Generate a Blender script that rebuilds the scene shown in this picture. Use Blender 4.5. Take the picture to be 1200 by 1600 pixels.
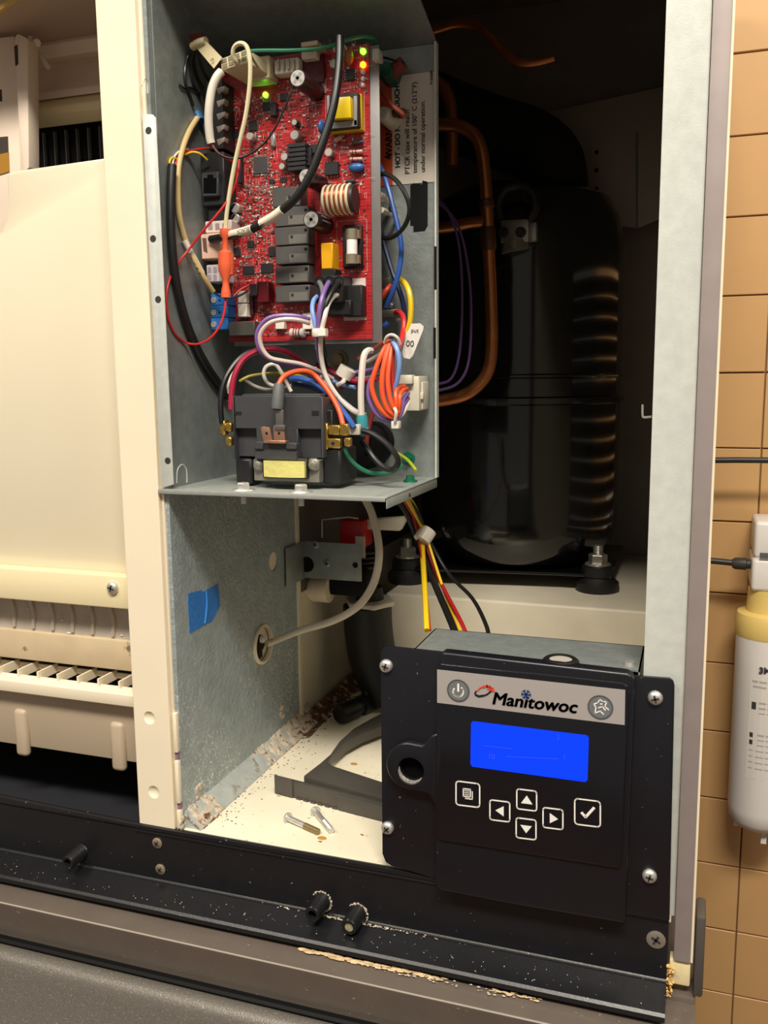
import bpy, bmesh, math, random
from mathutils import Vector, Matrix
random.seed(7)
for o in list(bpy.data.objects): bpy.data.objects.remove(o)
SC = bpy.context.scene
COL = SC.collection

# ---------------------------------------------------------------- camera, light, exposure
ROT = Matrix(((0.94546731, 0.32555858, -0.0101577),
              (0.03881043, -0.14356476, -0.98887962),
              (-0.32339654, 0.93455913, -0.14837085)))   # rows: image right, image down, view direction
FOC = 1400.0                                             # focal length in pixels of a 1200x1600 picture
EYE = Vector((0.0, -0.68, 1.5))
cam_data = bpy.data.cameras.new('camera')
cam = bpy.data.objects.new('camera', cam_data); COL.objects.link(cam)
cam_data.sensor_fit = 'VERTICAL'; cam_data.sensor_height = 36.0
cam_data.lens = FOC / 1600.0 * 36.0
cam_data.clip_start = 0.02
cam.matrix_world = Matrix.Translation(EYE) @ Matrix((ROT[0], -ROT[1], -ROT[2])).transposed().to_4x4()
SC.camera = cam

world = bpy.data.worlds.new('room_light'); SC.world = world; world.use_nodes = True
bg = world.node_tree.nodes['Background']
bg.inputs[0].default_value = (1.0, 0.90, 0.78, 1); bg.inputs[1].default_value = 0.18

def area(name, loc, target, sx, sy, power, col):
    d = bpy.data.lights.new(name, 'AREA'); d.shape = 'RECTANGLE'; d.size = sx; d.size_y = sy
    d.energy = power; d.color = col
    o = bpy.data.objects.new(name, d); COL.objects.link(o); o.location = loc
    o.rotation_euler = (Vector(target) - Vector(loc)).to_track_quat('-Z', 'Y').to_euler()
    return o
area('ceiling_tube_light', (0.30, -1.60, 3.60), (-0.2, 0.0, 1.4), 1.2, 0.35, 80, (1.0, 0.92, 0.80))
area('added_highlight_light', (-1.5, -1.60, 3.60), (-0.5, 0.0, 1.2), 1.2, 0.35, 30, (1.0, 0.92, 0.80))  # unseen lamp, added to give highlights on the bin door and trim edges
area('ceiling_tube_light_far', (1.6, -0.6, 3.60), (0.6, 0.8, 1.3), 1.2, 0.35, 17, (1.0, 0.90, 0.76))
SC.view_settings.view_transform = 'Standard'; SC.view_settings.look = 'None'
SC.view_settings.gamma = 1.0; SC.view_settings.use_curve_mapping = False
SC.view_settings.exposure = 0.38

# ---------------------------------------------------------------- helpers
def ray(px, py):
    return ROT.transposed() @ Vector(((px - 600) / FOC, (py - 800) / FOC, 1.0))
def W(px, py, y):                 # point of the place at depth y seen at a pixel of the photograph
    d = ray(px, py); return EYE + d * ((y - EYE.y) / d.y)
def WX(px, py, x):
    d = ray(px, py); return EYE + d * ((x - EYE.x) / d.x)
def WZ(px, py, z):
    d = ray(px, py); return EYE + d * ((z - EYE.z) / d.z)
def pxm(p):                       # metres per photograph pixel at a point
    return (ROT[2].dot(Vector(p) - EYE)) / FOC

def lin(c):
    return tuple(((v / 12.92) if v <= 0.04045 else ((v + 0.055) / 1.055) ** 2.4) for v in c)
def rgb(h):
    return lin([int(h[i:i + 2], 16) / 255 for i in (0, 2, 4)])
MATS = {}
def mat(name, color, rough=0.5, metal=0.0, var=0.0, scale=40.0, bump=0.0, bscale=200.0, emit=0.0, spec=0.5, trans=0.0, coat=0.0, alpha=1.0):
    if name in MATS: return MATS[name]
    m = bpy.data.materials.new(name); m.use_nodes = True
    nt = m.node_tree; b = nt.nodes['Principled BSDF']
    c = rgb(color) if isinstance(color, str) else color
    b.inputs['Base Color'].default_value = (*c, 1)
    b.inputs['Roughness'].default_value = rough; b.inputs['Metallic'].default_value = metal
    b.inputs['Specular IOR Level'].default_value = spec
    b.inputs['Coat Weight'].default_value = coat
    b.inputs['Transmission Weight'].default_value = trans
    if alpha < 1: b.inputs['Alpha'].default_value = alpha
    if emit:
        b.inputs['Emission Color'].default_value = (*c, 1); b.inputs['Emission Strength'].default_value = emit
    tc = nt.nodes.new('ShaderNodeTexCoord')
    if var:
        n = nt.nodes.new('ShaderNodeTexNoise'); n.inputs['Scale'].default_value = scale; n.inputs['Detail'].default_value = 6
        nt.links.new(tc.outputs['Object'], n.inputs['Vector'])
        r = nt.nodes.new('ShaderNodeValToRGB')
        r.color_ramp.elements[0].position = 0.3; r.color_ramp.elements[1].position = 0.7
        r.color_ramp.elements[0].color = (*[max(0, v * (1 - var)) for v in c], 1)
        r.color_ramp.elements[1].color = (*[min(1, v * (1 + var)) for v in c], 1)
        nt.links.new(n.outputs['Fac'], r.inputs['Fac']); nt.links.new(r.outputs['Color'], b.inputs['Base Color'])
    if bump:
        n2 = nt.nodes.new('ShaderNodeTexNoise'); n2.inputs['Scale'].default_value = bscale; n2.inputs['Detail'].default_value = 4
        nt.links.new(tc.outputs['Object'], n2.inputs['Vector'])
        bp = nt.nodes.new('ShaderNodeBump'); bp.inputs['Strength'].default_value = bump; bp.inputs['Distance'].default_value = 0.002
        nt.links.new(n2.outputs['Fac'], bp.inputs['Height']); nt.links.new(bp.outputs['Normal'], b.inputs['Normal'])
    MATS[name] = m; return m

def flecks(m, color, scale, lo, hi, mask=None, mscale=6.0):
    """spots of another colour (dirt, scale, flaked coating) on a material"""
    nt = m.node_tree; b = nt.nodes['Principled BSDF']
    tc = nt.nodes.new('ShaderNodeTexCoord')
    n = nt.nodes.new('ShaderNodeTexNoise'); n.inputs['Scale'].default_value = scale; n.inputs['Detail'].default_value = 3
    nt.links.new(tc.outputs['Object'], n.inputs['Vector'])
    mr = nt.nodes.new('ShaderNodeMapRange'); mr.inputs[1].default_value = lo; mr.inputs[2].default_value = hi
    nt.links.new(n.outputs['Fac'], mr.inputs[0])
    fac = mr.outputs[0]
    if mask:
        n3 = nt.nodes.new('ShaderNodeTexNoise'); n3.inputs['Scale'].default_value = mscale
        nt.links.new(tc.outputs['Object'], n3.inputs['Vector'])
        m3 = nt.nodes.new('ShaderNodeMapRange'); m3.inputs[1].default_value = mask[0]; m3.inputs[2].default_value = mask[1]
        nt.links.new(n3.outputs['Fac'], m3.inputs[0])
        mm = nt.nodes.new('ShaderNodeMath'); mm.operation = 'MULTIPLY'
        nt.links.new(fac, mm.inputs[0]); nt.links.new(m3.outputs[0], mm.inputs[1]); fac = mm.outputs[0]
    mix = nt.nodes.new('ShaderNodeMixRGB'); mix.inputs[2].default_value = (*rgb(color), 1)
    if b.inputs['Base Color'].links:
        nt.links.new(b.inputs['Base Color'].links[0].from_socket, mix.inputs[1])
    else: mix.inputs[1].default_value = b.inputs['Base Color'].default_value
    nt.links.new(fac, mix.inputs[0]); nt.links.new(mix.outputs[0], b.inputs['Base Color'])
    return m

class MB:
    def __init__(s): s.v = []; s.f = []; s.m = []; s.cur = 0
    def slot(s, i): s.cur = i; return s
    def add(s, vs, fs):
        o = len(s.v); s.v += [Vector(v) for v in vs]
        for f in fs: s.f.append([o + i for i in f]); s.m.append(s.cur)
        return s
    def box(s, a, b, M=None):
        x0, y0, z0 = a; x1, y1, z1 = b
        vs = [Vector(p) for p in ((x0,y0,z0),(x1,y0,z0),(x1,y1,z0),(x0,y1,z0),(x0,y0,z1),(x1,y0,z1),(x1,y1,z1),(x0,y1,z1))]
        if M is not None: vs = [M @ v for v in vs]
        return s.add(vs, [(0,3,2,1),(4,5,6,7),(0,1,5,4),(1,2,6,5),(2,3,7,6),(3,0,4,7)])
    def prism(s, poly, ext):      # poly: ring of 3-D points, ext: vector
        n = len(poly); e = Vector(ext); p = [Vector(q) for q in poly]
        fs = [tuple(range(n)), tuple(range(2 * n - 1, n - 1, -1))]
        fs += [(i, i + n, (i + 1) % n + n, (i + 1) % n) for i in range(n)]
        return s.add(p + [q + e for q in p], fs)
    def plate(s, pts, y, t):      # outline given by pixels on the plane y, thickness t going back
        return s.prism([W(px, py, y) for px, py in pts], (0, t, 0))
    def slab(s, a, b, y, t):      # upright box: opposite corners as pixels on the plane y
        A = W(*a, y); B = W(*b, y)
        return s.box((min(A.x, B.x), y, min(A.z, B.z)), (max(A.x, B.x), y + t, max(A.z, B.z)))
    def rod(s, p0, p1, r0, r1=None, n=16, cap=True):
        r1 = r0 if r1 is None else r1
        return s.lathe(p0, p1, [(0, r0), (1, r1)], n, cap)
    def lathe(s, p0, p1, prof, n=20, cap=True):   # prof: (t along p0-p1, radius)
        p0 = Vector(p0); p1 = Vector(p1); d = p1 - p0
        q = d.to_track_quat('Z', 'Y').to_matrix(); u = q.col[0]; w = q.col[1]
        vs = []; fs = []
        for t, r in prof:
            c = p0 + d * t
            for k in range(n):
                a = 2 * math.pi * k / n; vs.append(c + u * (r * math.cos(a)) + w * (r * math.sin(a)))
        m = len(prof)
        for i in range(m - 1):
            for k in range(n):
                k2 = (k + 1) % n
                fs.append((i * n + k, i * n + k2, (i + 1) * n + k2, (i + 1) * n + k))
        if cap:
            fs.append(tuple(range(n - 1, -1, -1))); fs.append(tuple((m - 1) * n + k for k in range(n)))
        return s.add(vs, fs)
    def tube(s, pts, r, n=10, sub=6, cap=True):
        P = [Vector(p) for p in pts]
        if len(P) > 2 and sub > 1:
            Q = []
            for i in range(len(P) - 1):
                a = P[max(i - 1, 0)]; b = P[i]; c = P[i + 1]; d = P[min(i + 2, len(P) - 1)]
                for k in range(sub):
                    t = k / sub
                    Q.append(0.5 * ((2 * b) + (c - a) * t + (2 * a - 5 * b + 4 * c - d) * t * t + (3 * b - a - 3 * c + d) * t ** 3))
            Q.append(P[-1]); P = Q
        rs = r if isinstance(r, (list, tuple)) else [r] * len(P)
        if len(rs) != len(P):
            m = len(rs) - 1
            rs = [rs[min(int(i / (len(P) - 1) * m), m - 1)] * (1 - (i / (len(P) - 1) * m - min(int(i / (len(P) - 1) * m), m - 1))) +
                  rs[min(int(i / (len(P) - 1) * m), m - 1) + 1] * (i / (len(P) - 1) * m - min(int(i / (len(P) - 1) * m), m - 1)) for i in range(len(P))]
        T = []
        for i in range(len(P)):
            t = P[min(i + 1, len(P) - 1)] - P[max(i - 1, 0)]
            T.append(t.normalized() if t.length > 1e-9 else Vector((0, 0, 1)))
        u = T[0].orthogonal().normalized(); vs = []; fs = []
        for i in range(len(P)):
            u = (u - T[i] * u.dot(T[i])).normalized(); w = T[i].cross(u)
            for k in range(n):
                a = 2 * math.pi * k / n; vs.append(P[i] + (u * math.cos(a) + w * math.sin(a)) * rs[i])
        for i in range(len(P) - 1):
            for k in range(n):
                k2 = (k + 1) % n; fs.append((i * n + k, i * n + k2, (i + 1) * n + k2, (i + 1) * n + k))
        if cap:
            fs.append(tuple(range(n - 1, -1, -1))); fs.append(tuple((len(P) - 1) * n + k for k in range(n)))
        return s.add(vs, fs)
    def ball(s, c, r, n=12, sc=(1, 1, 1)):
        bm = bmesh.new(); bmesh.ops.create_uvsphere(bm, u_segments=n, v_segments=max(6, n // 2), radius=1)
        bm.verts.index_update()
        c = Vector(c); vs = [c + Vector((v.co.x * r * sc[0], v.co.y * r * sc[1], v.co.z * r * sc[2])) for v in bm.verts]
        fs = [tuple(v.index for v in f.verts) for f in bm.faces]; bm.free()
        return s.add(vs, fs)
    def build(s, name, mats, parent=None, bevel=0.0, seg=2, smooth=True, ang=0.7, origin=None):
        me = bpy.data.meshes.new(name)
        lo = Vector((min(v.x for v in s.v), min(v.y for v in s.v), min(v.z for v in s.v)))
        hi = Vector((max(v.x for v in s.v), max(v.y for v in s.v), max(v.z for v in s.v)))
        org = Vector(origin) if origin is not None else Vector(((lo.x + hi.x) / 2, (lo.y + hi.y) / 2, lo.z))
        me.from_pydata([v - org for v in s.v], [], s.f)
        mats = mats if isinstance(mats, (list, tuple)) else [mats]
        for m in mats: me.materials.append(m)
        if len(mats) > 1: me.polygons.foreach_set('material_index', [min(i, len(mats) - 1) for i in s.m])
        bm = bmesh.new(); bm.from_mesh(me); bmesh.ops.recalc_face_normals(bm, faces=bm.faces)
        if bevel:
            es = [e for e in bm.edges if len(e.link_faces) == 2 and e.calc_face_angle(0) > 0.6]
            bmesh.ops.bevel(bm, geom=es, offset=bevel, segments=seg, affect='EDGES', clamp_overlap=True, profile=0.5)
        bm.to_mesh(me); bm.free()
        if smooth:
            me.polygons.foreach_set('use_smooth', [True] * len(me.polygons)); me.set_sharp_from_angle(angle=ang)
        return link(name, me, org, parent)
WLOC = {}
def link(name, data, org, parent=None):
    o = bpy.data.objects.new(name, data); COL.objects.link(o)
    org = Vector(org); WLOC[o.name] = org.copy()
    if parent is not None:
        o.parent = parent; o.location = org - WLOC[parent.name]
    else: o.location = org
    return o
def tag(o, label, cat, group=None, kind=None):
    if label: o['label'] = label
    if cat: o['category'] = cat
    if group: o['group'] = group
    if kind: o['kind'] = kind
    return o
def thing(name, label, cat, org, group=None):
    o = link(name, None, org); o.empty_display_size = 0.01
    return tag(o, label, cat, group)
def struct(o): o['kind'] = 'structure'; return o
def part(o, label=None, stuff=False):
    if label: o['label'] = label
    if stuff: o['kind'] = 'stuff'
    return o
def clone(o, loc, parent):          # another of an alike piece; shares its mesh
    c = o.copy(); COL.objects.link(c); c.parent = parent
    WLOC[c.name] = Vector(loc); c.location = Vector(loc) - (WLOC[parent.name] if parent else Vector((0, 0, 0)))
    return c
def text(body, name, org, size, M, mats, parent, ext=0.0002, bold=0.0, shear=0.0, align='LEFT', space=1.0):
    """flat lettering turned into a mesh; M is a 3x3 matrix of its right/up/out axes"""
    c = bpy.data.curves.new(name, 'FONT'); c.body = body; c.size = size; c.extrude = ext
    c.offset = bold; c.shear = shear; c.align_x = align; c.space_character = space; c.resolution_u = 3
    t = bpy.data.objects.new(name, c); COL.objects.link(t)
    me = bpy.data.meshes.new_from_object(t); bpy.data.objects.remove(t); bpy.data.curves.remove(c)
    me.transform(M.to_4x4()); me.materials.clear(); me.materials.append(mats)
    return link(name, me, org, parent)
FRONT = Matrix(((1, 0, 0), (0, 0, -1), (0, 1, 0)))       # text lying in the XZ plane, facing the viewer
XWALL = -0.4383                   # inner face of the control box's left side
def keep(px, py, y, r):           # a wire point, brought forward along its own run where it would enter the side plate
    p = W(px, py, y)
    if px < 430 and py < 762 and p.x < XWALL + r: p = WX(px, py, XWALL + r)
    return p
GROUPS = {'harness_wire': 'harness wires', 'bundle_wire': 'wires of the bundled loop', 'loom_wire': 'loom wires behind the harness', 'core_wire': 'cores of the jacketed cable', 'black_wire': 'loose black wires in the control box', 'red_wire': 'loose red wires in the control box', 'white_wire': 'loose white wires in the control box', 'blue_wire': 'loose blue wires in the control box', 'contactor_lead': 'leads arching to the contactor'}
def wire(name, pts, rpx, m, label, cat='wire', group=None, n=8, sub=6):
    group = group or GROUPS.get(name)
    r = rpx * pxm(W(*pts[len(pts) // 2])); P = [keep(*p, r * 1.05) for p in pts]
    return tag(MB().tube(P, r, n, sub).build(name, m), label, cat, group)
def carve(o, cutters):               # cut recesses or holes into a finished mesh
    tmp = []
    for mb in cutters:
        c = mb.build('cutter', [], None, smooth=False); m = o.modifiers.new('cut', 'BOOLEAN'); m.operation = 'DIFFERENCE'; m.object = c; m.solver = 'EXACT'; tmp.append(c)
    bpy.context.view_layer.update()
    me = bpy.data.meshes.new_from_object(o.evaluated_get(bpy.context.evaluated_depsgraph_get()))
    o.modifiers.clear(); o.data = me
    me.polygons.foreach_set('use_smooth', [True] * len(me.polygons)); me.set_sharp_from_angle(angle=.28)
    for c in tmp: bpy.data.objects.remove(c)
    return o
def screw_head(mb, c, r, h, d=Vector((0, -1, 0))):       # pan head with a cross recess, axis d
    c = Vector(c); mb.lathe(c, c + d * h, [(0, r), (0.45, r), (0.8, r * .8), (1, r * .35)], 16)
def cross(mb, c, r, a=0.3, d=0.0003):
    c = Vector(c)
    for k in (0, 1):
        M = Matrix.Translation(c) @ Matrix.Rotation(a + k * math.pi / 2, 4, 'Y')
        mb.box((-r, -d, -r * .25), (r, d, r * .25), M)
def screw(parent, c, r, mt, mdark, h=None, a=0.3):
    h = h or r * .5
    mb = MB(); screw_head(mb, c, r, h); s_ = mb.build('screw', mt, parent)
    x = MB(); cross(x, Vector(c) + Vector((0, -h * 1.0, 0)), r * .5, a, 0.0004); x.build('cross_recess', mdark, s_)
    return s_
# ---------------------------------------------------------------- materials
CREAM = mat('cream_plastic', 'ECE0C6', 0.38, var=0.03, scale=18)
CREAM2 = mat('cream_paint', 'DDD4BE', 0.45, var=0.05, scale=25)
BASEPAN = flecks(flecks(mat('base_pan_cream', 'EEE5CC', 0.4, var=0.04, scale=20), '8A5A2A', 120, 0.70, 0.76), '55504A', 300, 0.70, 0.75)
GALV = mat('galvanised_steel', '8D9492', 0.45, 0.45, var=0.12, scale=90, bump=0.15, bscale=300)
GALVD = flecks(mat('galvanised_liner', '9CA8AC', 0.45, 0.3, var=0.13, scale=60, bump=0.5, bscale=240), 'E2E4E0', 380, 0.56, 0.66, (0.40, 0.60), 7.0)
GALVL = mat('galvanised_post_steel', 'C8CCC5', 0.42, 0.12, var=0.06, scale=120, bump=0.05, bscale=700)
ALU = mat('grey_mauve_trim', '9A8F8C', 0.5, 0.2, var=0.05, scale=60)
ALUP = mat('dull_aluminium', '8E8B8A', 0.38, 0.6, var=0.05, scale=60)
ZINC = mat('zinc_screw', 'D6D4CF', 0.40, 0.75, var=0.1, scale=300)
ZINCD = mat('screw_recess', '3A3733', 0.6, 0.3)
BLACKP = flecks(mat('black_plastic', '17171A', 0.34, var=0.1, scale=60, bump=0.05, bscale=500), '9B958C', 260, 0.715, 0.75)
BLACKM = mat('matt_black', '0A0A0B', 0.6, spec=.2)
RUBBER = mat('black_rubber', '131314', 0.5, var=0.1, scale=90)
DARKIN = mat('dark_compartment_steel', '91887E', 0.55, 0.2, var=0.1, scale=20)
DARKGREY = mat('dark_interior', '24252A', 0.6)
TAUPE = flecks(mat('taupe_plastic', '615850', 0.30, var=0.06, scale=30, bump=0.05, bscale=600), '8C857B', 240, 0.71, 0.75)
DOORG = flecks(mat('taupe_door_paint', '726D66', 0.34, 0.3, var=0.12, scale=500, bump=0.3, bscale=900), 'B5B0A6', 700, 0.62, 0.75)
RUST = flecks(flecks(mat('rust', '6E4A34', 0.9, var=0.45, scale=130, bump=1.0, bscale=260), 'C9B99E', 110, 0.54, 0.64), '4A3022', 180, 0.6, 0.7)
SCALEM = flecks(mat('lime_scale', 'C6BAA6', 0.85, var=0.15, scale=160, bump=1.0, bscale=240), '9A6A48', 130, 0.58, 0.66)
MAUVE = mat('mauve_clip', '8E6C7C', 0.5)
WHITEP = mat('white_nylon', 'E6E0D2', 0.4)
TILE = mat('tan_glazed_tile', 'C79E6B', 0.42, var=0.04, scale=9, spec=.3)
GROUT = mat('tan_grout', 'A8855A', 0.8, var=0.1, scale=80)
FLOORM = mat('brown_quarry_floor', '6B4A38', 0.5, var=0.2, scale=12)

# ---------------------------------------------------------------- room
b = MB().box((-2.2, 0.8565, 0), (2.2, 0.95, 2.95)).build('wall_back', GROUT, smooth=False); struct(b)
TW = 0.1185
tmb = MB().box((0, 0.848, 0), (TW - 0.0022, 0.857, TW - 0.0022)).build('tile', TILE, b, bevel=0.0010, seg=1, ang=.3)
first = True
for i in range(-4, 9):
    for j in range(-13, 9):
        if (i, j) == (0, 0): continue
        loc = WLOC[tmb.name] + Vector((0.1032 + i * TW, 0, 1.503 + j * TW + random.uniform(-.0003, .0003)))
        c = clone(tmb, loc, b)
tmb.location = tmb.location + Vector((0.1032, 0, 1.503))
struct(MB().box((-2.2, -3.0, -0.05), (2.2, 0.95, 0.0)).build('floor', FLOORM, smooth=False))

# ---------------------------------------------------------------- ice bin under the machine
def extr(prof, x0, x1):             # profile (y, z) swept along X
    mb = MB(); mb.prism([(x0, y, z) for y, z in prof], (x1 - x0, 0, 0)); return mb
ib = thing('ice_bin', 'taupe plastic ice bin with stepped top edge under the open ice machine', 'ice bin', (-0.36, 0.2, 0))
extr([(-0.026, 1.0118), (-0.036, 1.0112), (-0.0545, 1.0102), (-0.0560, 1.0088), (-0.0465, 0.9730), (-0.0465, 0.967), (-0.0465, 0.03), (0.0, 0.03), (0.0, 1.0118)], -0.99, 0.0185).build('front_frame', TAUPE, ib, bevel=0.0007, ang=1.2)
mb = MB(); mb.box((-0.99, 0.0, 0.03), (-0.94, 0.62, 1.016)); mb.box((-0.03, 0.0, 0.03), (0.0185, 0.62, 1.016)); mb.box((-0.94, 0.57, 0.03), (-0.03, 0.62, 1.016))
mb.box((-0.94, 0.0, 0.03), (-0.03, 0.57, 0.08)); mb.build('body', TAUPE, ib, bevel=0.002)
prof = [(-0.0500, 0.9630), (-0.0570, 0.9650), (-0.0625, 0.9640), (-0.0665, 0.9610), (-0.0690, 0.956), (-0.0710, 0.948), (-0.076, 0.928), (-0.087, 0.893), (-0.106, 0.853), (-0.124, 0.82), (-0.132, 0.78), (-0.126, 0.50), (-0.052, 0.50)]
extr(prof, -0.99, 0.0185).build('door', DOORG, ib, ang=1.0)
extr([(-0.0470, 0.9695), (-0.0520, 0.9695), (-0.0540, 0.9675), (-0.0530, 0.9655), (-0.0480, 0.9640)], -0.99, 0.0185).build('door_gasket', BLACKM, ib)
MB().box((0.0165, 0.0, 1.018), (0.0235, 0.03, 1.086)).build('end_cap', mat('dark_taupe', '4A4541', .5), ib, bevel=0.002)
for x in (-0.94, -0.03):
    for y in (0.05, 0.55): MB().rod((x, y, 0), (x, y, 0.035), 0.02).build('foot', BLACKM, ib)

# ---------------------------------------------------------------- ice machine cabinet
ZF = 1.081
mc = thing('ice_machine_cabinet', 'open cream and galvanised ice machine cabinet standing on the taupe bin', 'ice machine', (-0.36, 0.36, 1.016))
# cream front post with dimples
mb = MB()
mb.box((-0.4855, 0.0, ZF), (-0.4470, 0.030, 2.05))
post = mb.build('front_post', CREAM, mc, bevel=0.0012); cuts = []
for (px, py) in ((233, 1122), (240, 1238)):
    c = W(px, py, -0.0004)
    cuts.append(MB().ball(c + Vector((0, -.0060, 0)), 0.0090, 32))
carve(post, cuts)
mb = MB(); mb.box((-0.4470, 0.004, ZF), (-0.4440, 0.03, 2.05)); mb.build('post_lip', CREAM, mc, bevel=0.0008)
for z0, z1 in ((1.196, 1.158), (1.150, 1.108), (1.101, 1.083)):
    MB().box((-0.4445, 0.001, z1), (-0.4405, 0.006, z0)).build('post_clip', CREAM, mc, bevel=0.0008)
for z in (1.154, 1.1045):
    MB().box((-0.4445, 0.003, z - .005), (-0.4412, 0.006, z + .005)).build('clip_insert', MAUVE, mc)
# galvanised liner wall on the left of the compartment
liner = MB().box((-0.4440, 0.006, ZF), (-0.4400, 0.270, 1.4030)).build('left_liner', GALVD, mc)
MB().box((-0.4440, 0.006, 1.4030), (-0.4400, 0.270, 2.05)).build('upper_side_plate', GALV, mc)
MB().box((-0.4440, 0.270, ZF), (-0.4385, 0.280, 1.375)).build('liner_edge', CREAM2, mc, bevel=0.001)
zq = WX(490, 915, -0.442).z
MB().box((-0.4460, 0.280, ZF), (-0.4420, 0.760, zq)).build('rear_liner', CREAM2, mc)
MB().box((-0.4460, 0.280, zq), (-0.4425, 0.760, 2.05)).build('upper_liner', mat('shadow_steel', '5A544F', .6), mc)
c = WX(427, 877, -0.4400); cuts = [MB().rod(c - Vector((.01, 0, 0)), c + Vector((.01, 0, 0)), .0106, n=28)]
MB().lathe(c - Vector((.0035, 0, 0)), c - Vector((.0012, 0, 0)), [(0, .0104), (1, .0104)], 28).build('hole_plug', CREAM, mc)
c = WX(410, 1006, -0.4400); cuts.append(MB().rod(c - Vector((.01, 0, 0)), c + Vector((.01, 0, 0)), .0205, n=32)); carve(liner, cuts)
c = WX(410, 1006, -0.4400)
g = MB(); g.lathe(c - Vector((.001, 0, 0)), c + Vector((0.0030, 0, 0)), [(0, .0225), (0.8, .0222), (1, .0212), (1, .0195), (0, .0185)], 32, cap=False); gr = g.build('grommet', CREAM, liner); MB().lathe(c - Vector((.0038, 0, 0)), c - Vector((.0028, 0, 0)), [(0, .0202), (1, .0202)], 32).build('grommet_back', CREAM, gr)
g = MB(); g.lathe(c + Vector((-0.0030, -.004, 0)), c + Vector((0.0022, -.004, 0.0)), [(0, .008), (0.7, .0075), (1, .005)], 16); g.box((c.x - .0028, c.y - .014, c.z - .014), (c.x + .0020, c.y - .003, c.z + .012)); g.build('cord_clip', BLACKM, gr, bevel=.0015)
x = MB(); x.lathe(c + Vector((0.003, -.008, .008)), c + Vector((0.006, -.008, .008)), [(0, .0045), (1, .004)], 14); x.build('clip_screw', ZINC, gr)
for (px, py, s) in ((312, 1237, .006), (441, 1113, .006), (287, 1285, .005)):
    c = WX(px, py, -0.440); k = MB()
    for i in range(7): k.ball(c + Vector((0.0, random.uniform(-s, s), random.uniform(-s, s))), s * random.uniform(.3, .7), 8, (.35, 1, 1))
    k.build('scale_patch', SCALEM, liner)
# floor flange of the liner, rusted at its ends
y0, y1 = 0.008, 0.235
fl = MB(); fl.prism([(-0.4400, y0, ZF + .0160), (-0.4400, y0, ZF), (-0.4225, y0, ZF), (-0.4225, y0, ZF + .0012)], (0, y1 - y0, 0))
flange = fl.build('liner_flange', flecks(mat('flange_zinc', 'B0B5B1', .5, .1, var=.12, scale=70, bump=.2), '8A8478', 90, .6, .75), mc)
from mathutils import noise
def crust(nm, m, ya, yb, w0, w1, amp, seed, thr, parent):
    """lumpy sheet of corrosion along the corner of liner and floor"""
    ny = max(12, int((yb - ya) / .0016)); nx = 26; vs = []; fs = []
    prof = [Vector((-0.4402, 0, ZF + .023)), Vector((-0.4400, 0, ZF + .0155)), Vector((-0.4227, 0, ZF + .0010)), Vector((-0.4210, 0, ZF)), Vector((-0.406, 0, ZF))]
    nor = [Vector((1, 0, 0)), Vector((.8, 0, .6)), Vector((.6, 0, .8)), Vector((.2, 0, 1)), Vector((0, 0, 1))]
    for i in range(ny + 1):
        y = ya + (yb - ya) * i / ny; ed = min(1, min(i, ny - i) / (ny * .18))
        for j in range(nx + 1):
            t = w0 + (w1 - w0) * j / nx; s_ = t * 4; q = min(int(s_), 3); f = s_ - q
            p = prof[q].lerp(prof[q + 1], f); nn = nor[q].lerp(nor[q + 1], f).normalized(); ej = min(1, min(j, nx - j) / (nx * .25))
            h = noise.noise(Vector((p.x * 150, y * 90, seed))) * .6 + noise.noise(Vector((p.x * 420, y * 380, seed + 3))) * .4 + thr
            h = h * amp - amp * 1.1 * (1 - ed * ej); p = p + nn * max(h, -.0012); vs.append((p.x, y, p.z))
    for i in range(ny):
        for j in range(nx): o = i * (nx + 1) + j; fs.append((o, o + 1, o + nx + 2, o + nx + 1))
    k = MB(); k.add(vs, fs); return part(k.build(nm, m, parent, ang=3.0), None, True)
crust('rust_crust', RUST, 0.0065, 0.045, .30, .80, .0022, 1.3, .30, mc)
crust('rust_crust', RUST, 0.200, 0.47, .30, .98, .0042, 5.1, .22, mc)
crust('lime_crust', SCALEM, 0.0065, 0.060, .10, .62, .0026, 9.7, .22, mc)
crust('lime_crust', SCALEM, 0.130, 0.30, .05, .74, .0046, 14.2, .16, mc)
k = MB()
for i in range(150):
    y = random.uniform(.02, .30); x = -0.4245 + abs(random.gauss(0, .016)); k.ball((x, y, ZF + .0002), random.uniform(.0003, .0009), 6, (1.2, 1.2, .6))
part(k.build('debris_crumbs', mat('brown_crumbs', '6A4F38', .9), mc), None, True)
# base pan, raised plinth for the compressor, back, top
MB().box((-0.985, 0.004, ZF - .006), (-0.002, 0.78, ZF)).build('base_pan', BASEPAN, mc) if False else MB().box((-0.447, 0.004, ZF - .006), (-0.002, 0.78, ZF)).build('base_pan', BASEPAN, mc)
ZB = 1.2205
MB().box((-0.375, 0.405, ZF), (-0.030, 0.755, ZB)).build('plinth', CREAM2, mc, bevel=0.004, seg=3)
MB().box((-0.985, 0.760, ZF), (-0.002, 0.765, 2.05)).build('back_panel', DARKIN, mc)
MB().box((-0.985, 0.004, 2.05), (0.015, 0.765, 2.075)).build('top_panel', DARKIN, mc)
MB().box((-0.447, 0.0, 1.846), (-0.0295, 0.012, 2.05)).build('front_header', CREAM, mc)
MB().box((-0.985, 0.0, 1.846), (-0.4860, 0.012, 2.05)).build('front_header', CREAM, mc)
MB().box((-0.980, 0.012, 1.838), (-0.487, 0.76, 1.842)).build('evaporator_roof', mat('top_panel_paint', 'BBA793', .5), mc)
MB().box((-0.985, 0.0, ZF), (-0.980, 0.76, 2.05)).build('left_side_panel', CREAM2, mc)
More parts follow.
